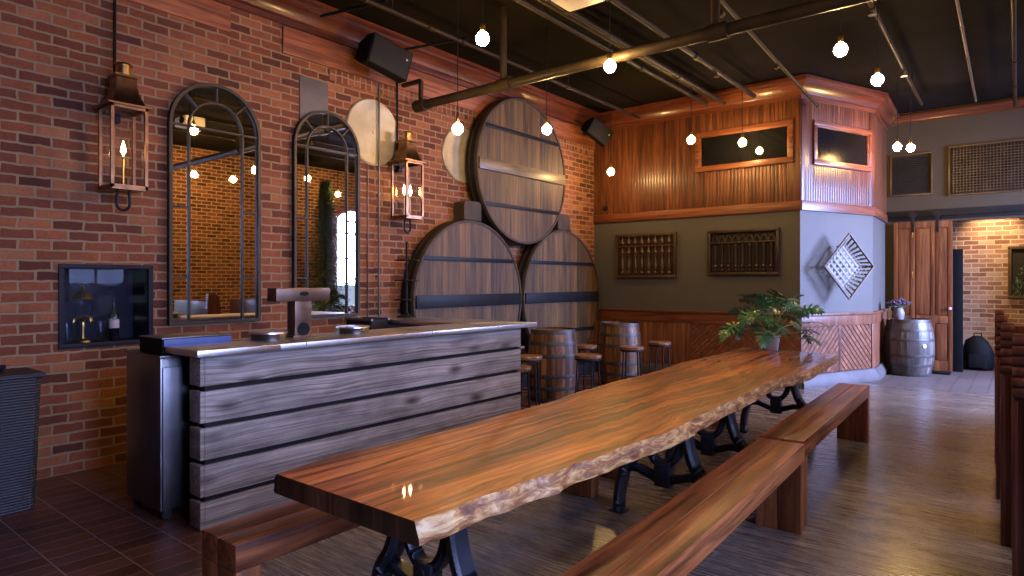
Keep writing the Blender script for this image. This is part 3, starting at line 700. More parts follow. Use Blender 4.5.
for z in (.19, .40, .62):
    m = MB(); m.tube([(.13*math.cos(2*math.pi*k/24), .13*math.sin(2*math.pi*k/24), z) for k in range(24)], .007, 6, closed=True)
    for k in range(4): m.tube([(0, 0, z), (.13*math.cos(k*math.pi/2+.4), .13*math.sin(k*math.pi/2+.4), z)], .006, 6)
    m.build('tier', M['iron'], t)

# ------------------------------------------------------------------ fridge, bin
t = thing('bar_fridge', 'stainless steel bar fridge on castors at left end of bar', 'fridge', (-4.29, 2.0, 0))
MB().box(-.27, .24, -.33, .32, .06, .985, .012).build('cabinet', M['steel_dark'], t)
MB().box(.24, .256, -.32, .31, .075, .93, .006).build('door', M['steel_dark'], t)
MB().box(-.28, .26, -.34, .33, .985, 1.0, .004).build('top', M['steel_dark'], t)
MB().lathe([(0, -.323), (.025, -.323), (.025, -.319)], (.1, 0, .66), 16, 'Y').build('sticker', M['stone'], t)
for sx in (-1, 1):
    for sy in (-1, 1):
        m = MB(); m.lathe([(.030, -.012), (.032, 0), (.030, .012)], (sx*.21, sy*.28, .032), 16, 'X'); m.box(sx*.21-.02, sx*.21+.02, sy*.28-.02, sy*.28+.02, .04, .063); m.build('castor', M['steel_dark'], t)
t = thing('wicker_bin', 'tall black woven wicker bin with lid at far left', 'bin', (-5.07, 1.13, 0))
m = MB(); prof = [(.155, 0), (.165, .3), (.18, .78), (.185, .84)]
rings = []
for r, z in prof: rings.append([m.v(r*max(-1, min(1, 1.25*math.cos(a)))*1.0, r*max(-1, min(1, 1.25*math.sin(a))), z) for a in [2*math.pi*k/28 for k in range(28)]])
for A, B in zip(rings, rings[1:]):
    for k in range(28): m._f([A[k], A[(k+1) % 28], B[(k+1) % 28], B[k]])
m._f(list(reversed(rings[0]))); m._f(rings[-1]); m.build('body', M['wicker'], t)
m = MB(); m.box(-.195, .195, -.195, .195, .835, .87, .02); m.build('lid', M['wicker'], t)
MB().lathe([(.03, .868), (.016, .88), (.03, .9), (.03, .915), (0, .92)], n=12).build('lid_knob', M['iron'], t)

# ------------------------------------------------------------------ barrels and stools
def make_barrel(label, cat, loc, H, Rb, Rh, mat, rotz=0):
    t = thing('whiskey_barrel', label, cat, loc, rotz, 'whiskey barrels used as tables')
    prof = [(Rh + (Rb-Rh)*math.sin(math.pi*k/10)**.9, H*k/10) for k in range(11)]
    m = MB(); n = 26
    for k in range(n):
        a0, a1 = 2*math.pi*k/n + .004, 2*math.pi*(k+1)/n - .004
        m.lathe(prof, n=2, a0=a0, a1=a1)
    m.lathe([(Rh-.02, .0), (Rh-.02, H-.03)], n=24)
    m.build('staves', mat, t, ang=1.2)
    m = MB(); 
    for i in range(7):
        x0 = -Rh + i*2*Rh/7; x1 = x0 + 2*Rh/7; rr = Rh-.012
        a, b = max(x0, -rr+.004)+.001, min(x1, rr-.004)-.001; ks = [a+(b-a)*q/3 for q in range(4)]
        top = [(q, math.sqrt(rr*rr-q*q)) for q in ks]; m.prism(top+[(q, -h) for q, h in reversed(top)], H-.03, H-.018, 'XY')
    m.build('head', mat, t)
    def rad(z): return Rh + (Rb-Rh)*max(0, math.sin(math.pi*z/H))**.9
    for z, w in ((.0, .05), (.17, .045), (.34, .045), (.62, .045), (.79, .045), (.945, .05)):
        z0 = H*z + (.002 if z == 0 else 0); m = MB(); m.lathe([(rad(z0)+.003, z0), (rad(z0+w/2)+.006, z0+w/2), (rad(z0+w)+.003, z0+w)], n=40, close=False); m.build('hoop', M['hoop'], t)
    return t
make_barrel('whiskey barrel table close to the bar end, between two stools', 'barrel', (-4.52, 6.42, 0), .865, .31, .265, M['stave'])
make_barrel('whiskey barrel table nearest the back wall wainscot, by right cask', 'barrel', (-4.47, 7.98, 0), .865, .30, .26, M['stave'], .4)
bb = make_barrel('grey weathered whiskey barrel standing beside the sliding door', 'barrel', (-1.43, 11.62, 0), .86, .345, .285, M['stave_grey'], .9)
MB().lathe([(0, -.354), (.03, -.354), (.032, -.34)], (0, 0, .47), 12, 'Y').build('bung', M['white'], bb).rotation_euler = (0, 0, .75-.9)

def make_stool(label, loc, rotz):
    t = thing('bar_stool', label, 'stool', loc, rotz, 'round stools around the barrels')
    MB().lathe([(.15, .565), (.158, .575), (.158, .598), (.15, .606), (0, .606)], n=28).build('seat', M['seat'], t)
    MB().lathe([(.152, .545), (.152, .565)], n=28).build('seat_band', M['iron'], t)
    for k in range(4):
        a = k*math.pi/2 + math.pi/4; c, s = math.cos(a), math.sin(a)
        MB().tube([(.125*c, .125*s, .55), (.155*c, .155*s, .0)], .0095, 8).build('leg', M['iron'], t)
    m = MB(); q = [(.145*math.cos(k*math.pi/2+math.pi/4), .145*math.sin(k*math.pi/2+math.pi/4), .2) for k in range(4)]
    for a, b in zip(q, q[1:]+q[:1]): m.tube([a, b], .007, 6)
    m.build('footrest', M['iron'], t)
    return t
s0 = make_stool('wooden round stool tucked closest against the end of the bar', (-3.95, 4.97, 0), .2)
for lb, lc, rz in (('wooden round stool between the bar end and nearest barrel', (-4.40, 5.77, 0), .5), ('wooden round stool in front of nearest barrel on table side', (-3.93, 6.28, 0), .1),
                   ('wooden round stool behind between the two barrels beneath the casks', (-4.55, 7.2, 0), .7), ('wooden round stool in front of the farther barrel', (-3.98, 7.42, 0), .3),
                   ('wooden round stool right of the farther barrel by the wainscot', (-3.99, 8.25, 0), .9)):
    dup(s0, None, lb, lc, rz)

# ------------------------------------------------------------------ long live-edge table
RT = [(-1.33,1.22),(-1.315,1.33),(-1.325,1.45),(-1.305,1.58),(-1.31,1.72),(-1.285,1.82),(-1.295,1.94),(-1.275,2.09),(-1.27,2.16),(-1.27,2.3),(-1.255,2.47),(-1.24,2.64),(-1.25,2.81),(-1.265,3.02),(-1.28,3.27),(-1.295,3.58),(-1.305,3.93),(-1.335,4.27),(-1.33,4.55),(-1.29,4.78),(-1.27,5.09),(-1.30,5.61),(-1.325,6.0),(-1.35,6.41)]
LT = [(-2.03,1.22),(-2.07,1.49),(-2.035,1.86),(-2.025,2.14),(-2.05,2.59),(-2.06,2.98),(-2.10,3.18),(-2.14,3.78),(-2.125,4.09),(-2.15,4.46),(-2.21,4.96),(-2.19,5.77),(-2.24,6.5)]
def refine(P, n, seed):
    rnd = random.Random(seed); out = []
    L = [0]
    for a, b in zip(P, P[1:]): L.append(L[-1]+math.dist(a, b))
    for k in range(n+1):
        d = L[-1]*k/n
        for i in range(len(P)-1):
            if d <= L[i+1]+1e-9:
                f = (d-L[i])/(L[i+1]-L[i]); out.append((P[i][0]+(P[i+1][0]-P[i][0])*f + (rnd.uniform(-.004, .004) if 0 < k < n else 0), P[i][1]+(P[i+1][1]-P[i][1])*f)); break
    return out
rt, lt = refine(RT, 110, 3), refine(LT, 90, 4)
t = thing('live_edge_table', 'long glossy live-edge timber slab table on black cast iron trestles', 'table', (-1.75, 3.85, 0))
T0 = Vector((-1.75, 3.85, 0))
m = MB(); out = rt + list(reversed(lt)); nR, nL = len(rt), len(lt); N = len(out)
rnd = random.Random(11)
def off(i, d):                                     # outward offset for the waney lower edge
    x, y = out[i]
    if i < nR: return (x+d, y)
    return (x-d, y)
lv = [(.78, 0), (.776, .003), (.757, .009), (.737, .014), (.717, .016), (.711, .010)]
rings = []
for z, d in lv:
    rings.append([m.v(off(i, d*(1+.25*math.sin(i*.23)+.15*math.sin(i*.61)) + (rnd.uniform(-.006, .006) if .715 < z < .77 else 0))[0]-T0.x, out[i][1]-T0.y, z + (rnd.uniform(-.003, .003) if .715 < z < .77 else 0)) for i in range(N)])
# top and bottom as strips across the width
def strip(ring):
    L_ = list(reversed(ring[nR:])); R_ = ring[:nR]; i = j = 0
    while i < nL-1 or j < nR-1:
        if j >= nR-1 or (i < nL-1 and (i+1)/(nL-1) <= (j+1)/(nR-1)): m._f([L_[i], L_[i+1], R_[j]]); i += 1
        else: m._f([L_[i], R_[j+1], R_[j]]); j += 1
m.mi = 0; strip(rings[0]); m.mi = 1; strip(rings[-1])
for A, B in zip(rings, rings[1:]):
    for k in range(N):
        m.mi = 2 if (k == N-1 or k == nR-1) else 1
        m._f([A[k], A[(k+1) % N], B[(k+1) % N], B[k]])
m.build('tabletop', TABLE, t, ang=.7)
def trestle(cx, y, first=None):
    if first: return dup(first, t, None, (cx-T0.x, y-T0.y, 0))
    m = MB()
    def ribbon(P, w, dep):                           # smooth curved bar: spline through P, offset both ways, extruded in depth
        Q = []
        for k in range(len(P)-1):
            p0, p1, p2, p3 = P[max(0, k-1)], P[k], P[k+1], P[min(len(P)-1, k+2)]
            for q in range(5):
                f = q/5; Q.append(tuple(.5*((2*p1[c]) + (-p0[c]+p2[c])*f + (2*p0[c]-5*p1[c]+4*p2[c]-p3[c])*f*f + (-p0[c]+3*p1[c]-3*p2[c]+p3[c])*f**3) for c in (0, 1)))
        Q.append(P[-1]); A, B = [], []
        for k, q in enumerate(Q):
            a, b = Q[max(0, k-1)], Q[min(len(Q)-1, k+1)]; dx, dz = b[0]-a[0], b[1]-a[1]; l = math.hypot(dx, dz); nx, nz = -dz/l*w/2, dx/l*w/2
            A.append((q[0]+nx, q[1]+nz)); B.append((q[0]-nx, q[1]-nz))
        for k in range(len(Q)-1): m.prism([A[k], A[k+1], B[k+1], B[k]], -dep/2, dep/2)
    for s_ in (-1, 1):
        ribbon([(s_*.13, .69), (s_*.14, .58), (s_*.165, .45), (s_*.20, .36), (s_*.25, .29), (s_*.285, .19), (s_*.30, .09), (s_*.305, 0)], .052, .07)
        ribbon([(s_*.12, .66), (s_*.118, .53), (s_*.095, .43), (s_*.055, .37), (0, .345)], .042, .045)
        ribbon([(s_*.285, .2), (s_*.25, .275), (s_*.18, .30), (s_*.09, .275), (0, .245)], .044, .05)
        m.box(s_*.305-.05, s_*.305+.05, -.045, .045, 0, .016, .004)
    m.box(-.2, .2, -.06, .06, .688, .711, .004)
    bmesh.ops.remove_doubles(m.bm, verts=m.bm.verts[:], dist=.0005)
    tr = m.build('trestle', M['cast'], t, (cx-T0.x, y-T0.y, 0))
    h = MB(); h.box(-.05, .05, -.036, .036, .215, .375, .014); h.lathe([(.02, -.044), (.02, .044)], (0, 0, .335), 14, 'Y'); h.lathe([(.02, -.044), (.02, .044)], (0, 0, .26), 14, 'Y'); h.build('hub', M['cast'], tr)
    return tr
tr = trestle(-1.80, 1.72); trestle(-1.70, 3.57, tr); trestle(-1.76, 4.42, tr); trestle(-1.82, 6.2, tr)

# ------------------------------------------------------------------ benches
def bench(label, p0, p1, w, first=None):
    p0, p1 = Vector((*p0, 0)), Vector((*p1, 0)); d = p1-p0; L = d.length; a = math.atan2(d.y, d.x)-math.pi/2
    t = thing('timber_bench', label, 'bench', (p0+p1)/2, a, 'timber benches along the table')
    h = w/2; m = MB(); th = .10
    for i in range(2): m.box(-h + i*w/2+.0006, -h+(i+1)*w/2-.0006, -L/2, L/2, .5-th, .5, .006)
    m.build('seat', M['bench'], t)
    for s_ in (-1, 1):
        m = MB(); y = s_*(L/2-.052)
        for i in range(2): m.box(-h + i*w/2+.0006, -h+(i+1)*w/2-.0006, y-.05, y+.05, 0, .5-th, .005)
        m.build('leg', M['bench_leg'], t)
    return t
bench('long timber bench in the right foreground beside the table', (-1.03, 1.2), (-1.135, 3.975), .255)
bench('farther timber bench along right table side, nearest the corner wall', (-1.155, 4.03), (-1.24, 6.58), .255)
bench('timber bench under table left side, nearest the bar', (-2.335, 1.165), (-2.385, 3.75), .25)
bench('farther timber bench under table left side, near the barrels', (-2.40, 4.1), (-2.36, 6.32), .25)

# ------------------------------------------------------------------ potted plant on the table
t = thing('potted_plant', 'leafy green split-leaf plant in grey pot on far table end', 'plant', (-1.93, 6.40, .781))
MB().lathe([(.062, 0), (.066, .005), (.082, .125), (.088, .127), (.088, .14), (.076, .14), (.074, .12), (0, .12)], n=24).build('pot', M['pot'], t)
MB().lathe([(.074, .118), (.03, .126), (0, .128)], n=16).build('soil', M['soil'], t)
rnd = random.Random(21)
def leaf(az, reach, rise, L, elev, bend, roll, mat):
    base = Vector((.02*math.cos(az), .02*math.sin(az), .12)); dirh = Vector((math.cos(az), math.sin(az), 0)); up = Vector((0, 0, 1))
    pts = [base + dirh*reach*(k/7)**1.2 + up*rise*math.sin(k/7*math.pi/2) for k in range(8)]
    MB().tube(pts, [.006-.0025*k/7 for k in range(8)], 6).build('petiole', M['stem'], t)
    m = MB(); side0 = Vector((-dirh.y, dirh.x, 0)); n = 12; P = [pts[-1].copy()]; T = []
    for k in range(n+1):                            # midrib curving down from its starting elevation
        a = elev - bend*k/n; d = dirh*math.cos(a) + up*math.sin(a); T.append(d); P.append(P[-1] + d*L/n)
    def fr(f):
        k = min(n, max(0, int(round(f*n)))); tg = T[k]; nm = side0.cross(tg); sd = side0*math.cos(roll) + nm*math.sin(roll)
        return P[k], tg, sd.normalized()
    for k in range(n):
        p, tg, sd = fr(k/n); q = P[k+1]; w = L*(.10*(1-.75*k/n))
        m._f([m.v(*(p-sd*w)), m.v(*(p+sd*w)), m.v(*(q+sd*w*.93)), m.v(*(q-sd*w*.93))])
    for f, ll, an in ((.0, .44, 140), (.06, .56, 112), (.2, .60, 88), (.34, .57, 72), (.48, .50, 60), (.62, .42, 50), (.76, .33, 40), (.9, .24, 28)):
        p, tg, sd = fr(f)
        for sg in (-1, 1):
            d = tg*math.cos(R(an)) + sd*sg*math.sin(R(an)); cr = tg*math.sin(R(an)) - sd*sg*math.cos(R(an))
            ln_ = L*ll*rnd.uniform(.88, 1.1); w = L*.04; prev = None
            for ff, ww in ((.05, .8), (.35, 1.0), (.6, 1.25), (.8, .75), (1.0, .08)):
                c = p + d*ln_*ff - up*ln_*.10*ff*ff; nx = (c-cr*w*ww, c+cr*w*ww)
                if prev: m._f([m.v(*prev[0]), m.v(*prev[1]), m.v(*nx[1]), m.v(*nx[0])])
                prev = nx
                if .3 < ff < .7:
                    for e in (-1, 1):
                        b0 = c + cr*e*w*ww*.8; tp = b0 + (d*.7 + cr*e*.7).normalized()*ln_*.24
                        m._f([m.v(*(b0-d*w*.6)), m.v(*(b0+d*w*.6)), m.v(*tp)])
    m.build('leaf', mat, t, smooth=False, norm=False)
n_l = 34
for k in range(n_l):
    az = k*2.399 + rnd.uniform(-.25, .25); lvl = k/n_l; roll = rnd.uniform(-.9, .9)
    if lvl < .38: a = (rnd.uniform(.20, .36), rnd.uniform(.02, .16), rnd.uniform(.17, .22), R(rnd.uniform(-15, 25)), R(rnd.uniform(40, 80)))
    elif lvl < .72: a = (rnd.uniform(.16, .28), rnd.uniform(.18, .31), rnd.uniform(.17, .22), R(rnd.uniform(5, 45)), R(rnd.uniform(50, 90)))
    else: a = (rnd.uniform(.03, .15), rnd.uniform(.29, .40), rnd.uniform(.16, .20), R(rnd.uniform(30, 75)), R(rnd.uniform(50, 100)))
    leaf(az, *a, roll, M['leaf_dry'] if k == 30 else M['leaf'])

# ------------------------------------------------------------------ wall art on the back wall
def lath(m, x, y, z0, prof, n=12): m.lathe([(r, z0+h) for r, h in prof], (x, y, 0), n)
def art(x0, x1, z0, z1, label, mat, n, kind):
    t = thing('carved_panel', label, 'wall art', ((x0+x1)/2, YB, z0), 0, 'carved wooden panels on the back wall')
    w = (x1-x0)/2; h = z1-z0
    m = MB(); frame_rect(m, -w, w, 0, h, .045, -.06, 0, .006); m.build('frame', mat, t)
    MB().box(-w+.03, w-.03, -.012, 0, .03, h-.03).build('backing', M['carved_dark'] if kind == 0 else M['vent'], t)
    MB().box(-w+.04, w-.04, -.05, -.01, h*.70, h*.735, .004).build('rail', mat, t)
    s_ = (2*w-.12)/n
    for k in range(n):
        x = -w+.06+s_*(k+.5); m = MB()
        if kind == 0:
            q = [(.012, .05), (.03, .07), (.03, .09), (.016, .11), (.036, .19), (.02, .27), (.012, .34), (.034, .40), (.012, .47), (.012, h*.70)]
            m.lathe([(r*s_/.105, z) for r, z in q], (x, -.03, 0), 12)
            m.lathe([(.014, h*.735), (.034*s_/.105, h*.78), (.034*s_/.105, h*.83), (.014, h*.88), (.014, h-.04)], (x, -.03, 0), 12)
        else:
            q = [(.014, .05), (.028, .07), (.028, .085), (.014, .1), (.03, .13), (.014, .16), (.022, .2), (.022, h*.62), (.03, h*.66), (.014, h*.69)]
            m.lathe([(r*s_/.105, z) for r, z in q], (x, -.03, 0), 12)
            for a in range(7):
                c0, c1 = math.pi*a/7, math.pi*(a+1)/7; rr = s_*.42
                m.bar((x-rr*math.cos(c0), -.03, h*.74+rr*2*math.sin(c0)), (x-rr*math.cos(c1), -.03, h*.74+rr*2*math.sin(c1)), .022, .014, (0,1,0))
        m.build('spindle', mat, t)
art(-5.2, -4.16, 1.5, 2.2, 'brown carved wooden spindle panel hung left on the back wall', M['carved'], 8, 0)
art(-3.66, -2.65, 1.53, 2.19, 'dark carved wooden arcade panel hung right on the back wall', M['carved_dark'], 9, 1)
t = thing('wall_hook', 'small dark round wall knob on the beadboard near brick corner', 'knob', (-5.41, YB-.018, 2.65)); MB().lathe([(.035, 0), (.03, -.03), (.012, -.04), (0, -.04)], n=14, axis='Y').build('knob', M['iron'], t); MB().lathe([(.045, -.004), (.045, 0)], n=14, axis='Y').build('rosette', M['iron'], t)

# ------------------------------------------------------------------ woven basket on the corner wall
t = thing('woven_basket', 'diamond-hung woven slat basket on the pale blue-grey corner wall', 'basket', CA + (CB-CA).normalized()*.70 + Vector((.924, -.382, 0))*.065 + Vector((0, 0, 1.65)), CH['rotz']-R(8))
def dm(u, v): return ((u-v)/math.sqrt(2), (u+v)/math.sqrt(2))     # basket axes are turned 45 degrees
hb, hr, y0, y1 = .205, .318, -.09, -.20
m = MB()
for k in range(6):
    q = -hb*.95 + 1.9*hb*k/5
    for sw in (0, 1):
        (a, b), (c, d) = (dm(-hb, q), dm(hb, q)) if sw == 0 else (dm(q, -hb), dm(q, hb))
        m.bar((a, y0-.006*sw, b), (c, y0-.006*sw, d), .034, .004, (0,1,0))
m.build('woven_base', M['cane'], t)
m = MB()
for k in range(9):
    q = -1 + 2*k/8
    for side in range(4):
        rows = []
        for f in (0, .25, .5, .75, 1.0):
            e = hb + (hr-hb)*(f**.7); lat = q*(hb + (hr-hb)*f)
            u, v = ((e, lat), (lat, e), (-e, lat), (lat, -e))[side]; a, b = dm(u, v); rows.append((a, y0+(y1-y0)*f**1.3, b))
        ws = .030
        ua, va = ((0, 1), (1, 0), (0, 1), (1, 0))[side]; da = dm(ua*ws/2, va*ws/2)
        for p, q2 in zip(rows, rows[1:]):
            for dy in (0, .003):
                pass
            A = [m.v(p[0]-da[0], p[1], p[2]-da[1]), m.v(p[0]+da[0], p[1], p[2]+da[1]), m.v(q2[0]+da[0], q2[1], q2[2]+da[1]), m.v(q2[0]-da[0], q2[1], q2[2]-da[1])]
            m._f(A)
o = m.build('side_slats', M['cane'], t); md = o.modifiers.new('thickness', 'SOLIDIFY'); md.thickness = .004
m = MB(); cs = [dm(hr, hr), dm(-hr, hr), dm(-hr, -hr), dm(hr, -hr)]
for (a, b), (c, d) in zip(cs, cs[1:]+cs[:1]): m.bar((a, y1, b), (c, y1, d), .016, .028, (0,1,0), .003)
m.build('rim', M['cane_rim'], t)
m = MB(); m.bar((dm(hb,hb)[0], -.07, dm(hb,hb)[1]), (dm(-hb,-hb)[0], -.07, dm(-hb,-hb)[1]), .025, .012, (0,1,0)); m.bar((dm(hb,-hb)[0], -.07, dm(hb,-hb)[1]), (dm(-hb,hb)[0], -.07, dm(-hb,hb)[1]), .025, .012, (0,1,0)); m.box(-.02, .02, -.09, -.005, .27, .29); m.build('cross_brace', M['cane'], t)

# ------------------------------------------------------------------ far wall: vents, door track, door, hall things
def vent(x0, x1, z0, z1, label, grid):
    t = thing('wall_vent', label, 'vent', ((x0+x1)/2, YF, z0), 0, 'dark vents on the far wall')
    w, h = (x1-x0)/2, z1-z0
    m = MB(); frame_rect(m, -w, w, 0, h, .018, -.03, 0, .003); m.build('frame', M['vent_frame'], t); MB().box(-w+.03, w-.03, -.006, 0, .03, h-.03).build('backing', M['vent'], t)
    m = MB()
    if grid:
        k = -w+.06
        while k < w-.05: m.box(k, k+.012, -.02, -.006, .04, h-.04); k += .042
        k = .06
        while k < h-.05: m.box(-w+.04, w-.04, -.018, -.008, k, k+.012); k += .042
        m.build('grid', M['vent_grid'], t)
    else:
        k = .06
        while k < h-.05: m.obox((0, -.012, k), (w-.04, 0, 0), (0, .008, .006), (0, -.001, .002)); k += .03
        m.build('louvres', M['vent'], t)
vent(-1.76, -1.17, 2.84, 3.52, 'small dark louvred vent on far wall above the sliding door', False)
vent(-.96, .9, 2.79, 3.57, 'wide dark grid vent with brass frame high on far wall', True)
t = thing('door_track', 'black steel sliding door rail on the far wall', 'door track', (0, YF, 2.5))
MB().box(-1.8, 2.0, -.04, 0, -.06, .09, .004).build('header_board', M['iron_flat'], t); MB().box(-1.8, 2.0, -.06, -.045, -.02, .02, .003).build('rail', M['iron'], t)
t = thing('sliding_door', 'tall brown panelled wooden sliding door hanging on the far wall', 'door', (-1.30, YF-.075, 0))
x0, x1, z0, z1 = -.40, .40, .03, 2.40
m = MB(); m.box(x0, x1, -.012, .012, z0, z1); m.build('door_slab', M['door'], t)
cols = [(-.40, -.155), (-.135, .135), (.135, .40)]
m = MB(); w = .055
for a, b in ((x0, x0+.06), (-.165, -.105), (.115, .165), (x1-.06, x1)): m.box(a, b, -.026, .026, z0, z1, .004)
for a, b in ((z0, z0+.16), (.78, .90), (z1-.10, z1)): m.box(x0, x1, -.025, .025, a, b, .004)
m.build('stiles_and_rails', M['door'], t)
for a, b in ((x0+.06, -.165), (-.105, .115), (.165, x1-.06)):
    for c, d in ((z0+.16, .78), (.90, z1-.10)): MB().box(a+.012, b-.012, -.02, -.01, c+.012, d-.012, .007).build('panel', M['door'], t)
for hx in (-.13, .2):
    m = MB(); m.box(hx-.02, hx+.02, -.034, -.026, z1-.17, z1+.12, .003); m.lathe([(.05, -.036), (.05, -.016)], (hx, 0, z1+.11), 18, 'Y'); m.build('roller_hanger', M['iron'], t)
for hz in (2.2, 1.55): MB().box(-.14, -.125, -.032, -.02, hz-.05, hz+.05, .002).build('hinge', M['brass'], t)
MB().lathe([(.012, -.026), (.012, -.04), (.022, -.05), (.018, -.062), (0, -.064)], (.37, 0, 1.02), 14, 'Y').build('knob', M['white'], t)
tag(MB().box(-.60, -.46, 12.42, 12.5, 0, 1.96, .006).build('black_hall_panel', M['black'], None, (-.33, 0, 0)), 'narrow black panel standing in hall right of the sliding door', 'screen')  # plain upright black panel for the dark strip past the sliding door
t = thing('black_bag', 'bulky black bag slumped on the hall floor by brick wall', 'bag', (-.62, 12.92, 0))
m = MB(); n = 20; pr = [(.17, 0), (.20, .05), (.21, .2), (.19, .36), (.14, .48), (.06, .55), (0, .56)]
rings = [[m.v(r*(1+.15*math.sin(3*a+z*9)+.06*math.sin(5*a-z*17))*math.cos(a), r*.75*(1+.07*math.sin(2*a+z*13))*math.sin(a), z) for a in [2*math.pi*k/n for k in range(n)]] for r, z in pr]
for A, B in zip(rings, rings[1:]):
    for k in range(n): m._f([A[k], A[(k+1) % n], B[(k+1) % n], B[k]])
m._f(list(reversed(rings[0]))); m.build('body', M['black'], t, ang=1.5)
MB().tube([(-.05, -.03, .54), (-.05, -.04, .60), (.05, -.04, .60), (.05, -.03, .54)], .01, 8).build('handle', M['black'], t)
m = MB(); m.box(-.12, .12, -.185, -.13, .05, .26, .02); m.build('front_pocket', M['black'], t)
t = thing('framed_picture', 'dark framed picture of evergreen branches on the hall brick wall', 'picture', (.18, 13.3, 1.16))
m = MB(); frame_rect(m, -.42, .42, 0, .86, .05, -.04, 0, .008); m.build('frame', M['vent_frame'], t); MB().box(-.38, .38, -.012, 0, .04, .82).build('canvas', M['vent'], t)
m = MB(); rnd = random.Random(5)
for k in range(260):
    x, z = rnd.uniform(-.36, .36), rnd.uniform(.06, .78); a = rnd.uniform(0, 6.28); l = rnd.uniform(.03, .08)
    if abs(x) > .36*(1-(z-.1)/.9)+.06: continue
    m.bar((x, -.014, z), (x+l*math.cos(a)*.4, -.016, z-abs(l*math.sin(a))), .012, .003, (0,1,0))
m.build('painted_branches', M['fir'], t)['kind'] = 'stuff'
t = thing('vase_of_flowers', 'grey stoneware vase of dried mauve flowers on the grey barrel', 'vase', (-1.54, 11.46, .845))
MB().lathe([(.055, 0), (.075, .04), (.08, .11), (.062, .17), (.05, .19), (.056, .2), (.05, .2), (.045, .18), (0, .17)], n=20).build('vase', M['stone'], t)
m = MB()
for k in range(60):
    a, r = rnd.uniform(0, 6.28), rnd.uniform(.0, .16); z = .30 - r*.35 + rnd.uniform(-.03, .03)
    m.tube([(.02*math.cos(a), .02*math.sin(a), .17), (r*math.cos(a), r*math.sin(a), z)], .002, 4)
m.build('stalks', M['stem'], t); m = MB()
for k in range(110):
    a, r = rnd.uniform(0, 6.28), rnd.uniform(.0, .17); z = .31 - r*.4 + rnd.uniform(-.035, .03); q = rnd.uniform(.012, .022)
    m.lathe([(.001, -q), (q, -q*.3), (q*.8, q*.5), (.001, q)], (r*math.cos(a), r*math.sin(a), z), 6)
m.build('flower_heads', M['mauve'], t)
tag(MB().lathe([(.035, 0), (.037, .02), (.034, .13), (.016, .16), (.016, .2), (.02, .205), (0, .205)], n=16).build('white_bottle', M['white'], None, (-1.66, 11.47, .845)), 'small white bottle on the grey barrel beside the vase', 'bottle')
t = thing('door_mat', 'small black mat on tile floor beneath the sliding door', 'mat', (-1.05, 12.02, 0)); MB().box(-.13, .13, -.12, .1, 0, .03, .006).build('mat', M['black'], t)

# ------------------------------------------------------------------ pews at the right edge
def pew(x, y, label, first=None):
    if first: return dup(first, None, label, (x, y, 0), 0)
    t = thing('wooden_pew', label, 'pew', (x, y, 0), 0, 'row of dark wooden pews')
    # end panel: local x thickness, local y depth (negative faces the camera)
    top = 1.215
    pts = [(0, 0), (.46, 0), (.46, .42), (.40, .52), (.30, .62), (.24, .8), (.20, top-.04), (.15, top), (.04, top), (0, top-.05)]
    m = MB(); m.prism([(a, b) for a, b in pts], 0, .055, 'YZ'); bmesh.ops.bevel(m.bm, geom=[e for e in m.bm.edges], offset=.006, segments=1, affect='EDGES'); m.build('end_panel', M['pew'], t)
    m = MB()
    for k in range(6): m.tube([(-.003, .016-.003*k, top-.02-.045*k), (.058, .016-.003*k, top-.02-.045*k)], .025, 14)
    m.build('scroll_moulding', M['pew'], t)
    m = MB(); m.box(-.004, .016, -.012, .006, 0, top-.28, .004); m.box(.04, .059, -.012, .006, 0, top-.28, .004); m.build('edge_moulding', M['pew'], t)
    m = MB(); m.box(.055, 1.35, .02, .05, .3, top-.12, .004); m.build('backrest', M['pew'], t); MB().box(.055, 1.35, .05, .44, .41, .445, .006).build('seat', M['pew'], t)
    return t
p0 = pew(-.195, 6.39, 'dark wooden pew with scrolled end, farthest back in the row')
for x, y, lb in ((-.155, 5.34, 'dark wooden pew with scrolled end, second from the back of the row'), (-.108, 4.42, 'dark wooden pew with scrolled end, second from the front of the row'), (-.045, 3.50, 'dark wooden pew with scrolled end, nearest at right edge')):
    pew(x, y, lb, p0)

# ------------------------------------------------------------------ ceiling pipes
def pipe(name, label, pts, r, mat='pipe', couplings=(), hang=(), cat='pipe'):
    t = thing(name, label, cat, pts[0]); o = Vector(pts[0]); P = [Vector(p)-o for p in pts]
    MB().tube(P, r, 12).build('tube', M[mat], t)
    for f in couplings:
        a = P[0].lerp(P[-1], f); d = (P[-1]-P[0]).normalized()*r*1.6
        MB().tube([a-d, a+d], r*1.35, 12).build('coupling', M[mat], t)
    for f in hang:
        a = P[0].lerp(P[-1], f); m = MB(); m.tube([a, (a.x, a.y, ZC-o.z)], max(.008, r*.3), 8); m.build('hanger', M[mat], t)
    return t
bp = pipe('steel_pipe', 'thick horizontal painted steel pipe crossing the room below the ceiling', [(-5.30, 4.96, 3.42), (1.5, 4.96, 3.42)], .05, 'pipe_big', (.0, .18, .50), (), 'pipe')
for x in (-4.1, -1.92, .6):
    m = MB(); m.tube([(x+5.30, 0, 0), (x+5.30, 0, ZC-3.42)], .035, 12); m.lathe([(.06, -.06), (.06, .06)], (x+5.30, 0, 0), 14, 'X'); m.build('hanger', M['pipe_big'], bp)
m = MB(); m.box(-.02, .02, -.02, .02, 0, .28); m.bar((0, 0, .28), (-.3, 0, .28), .04, .04); m.build('wall_bracket', M['pipe_big'], bp)
pipe('sprinkler_pipe', 'thin ceiling pipe running along above the casks', [(-4.63, -1.0, 4.0), (-4.70, 9.0, 3.99)], .022, 'pipe', (.36, .47, .55, .6, .8), (.3, .5, .8))
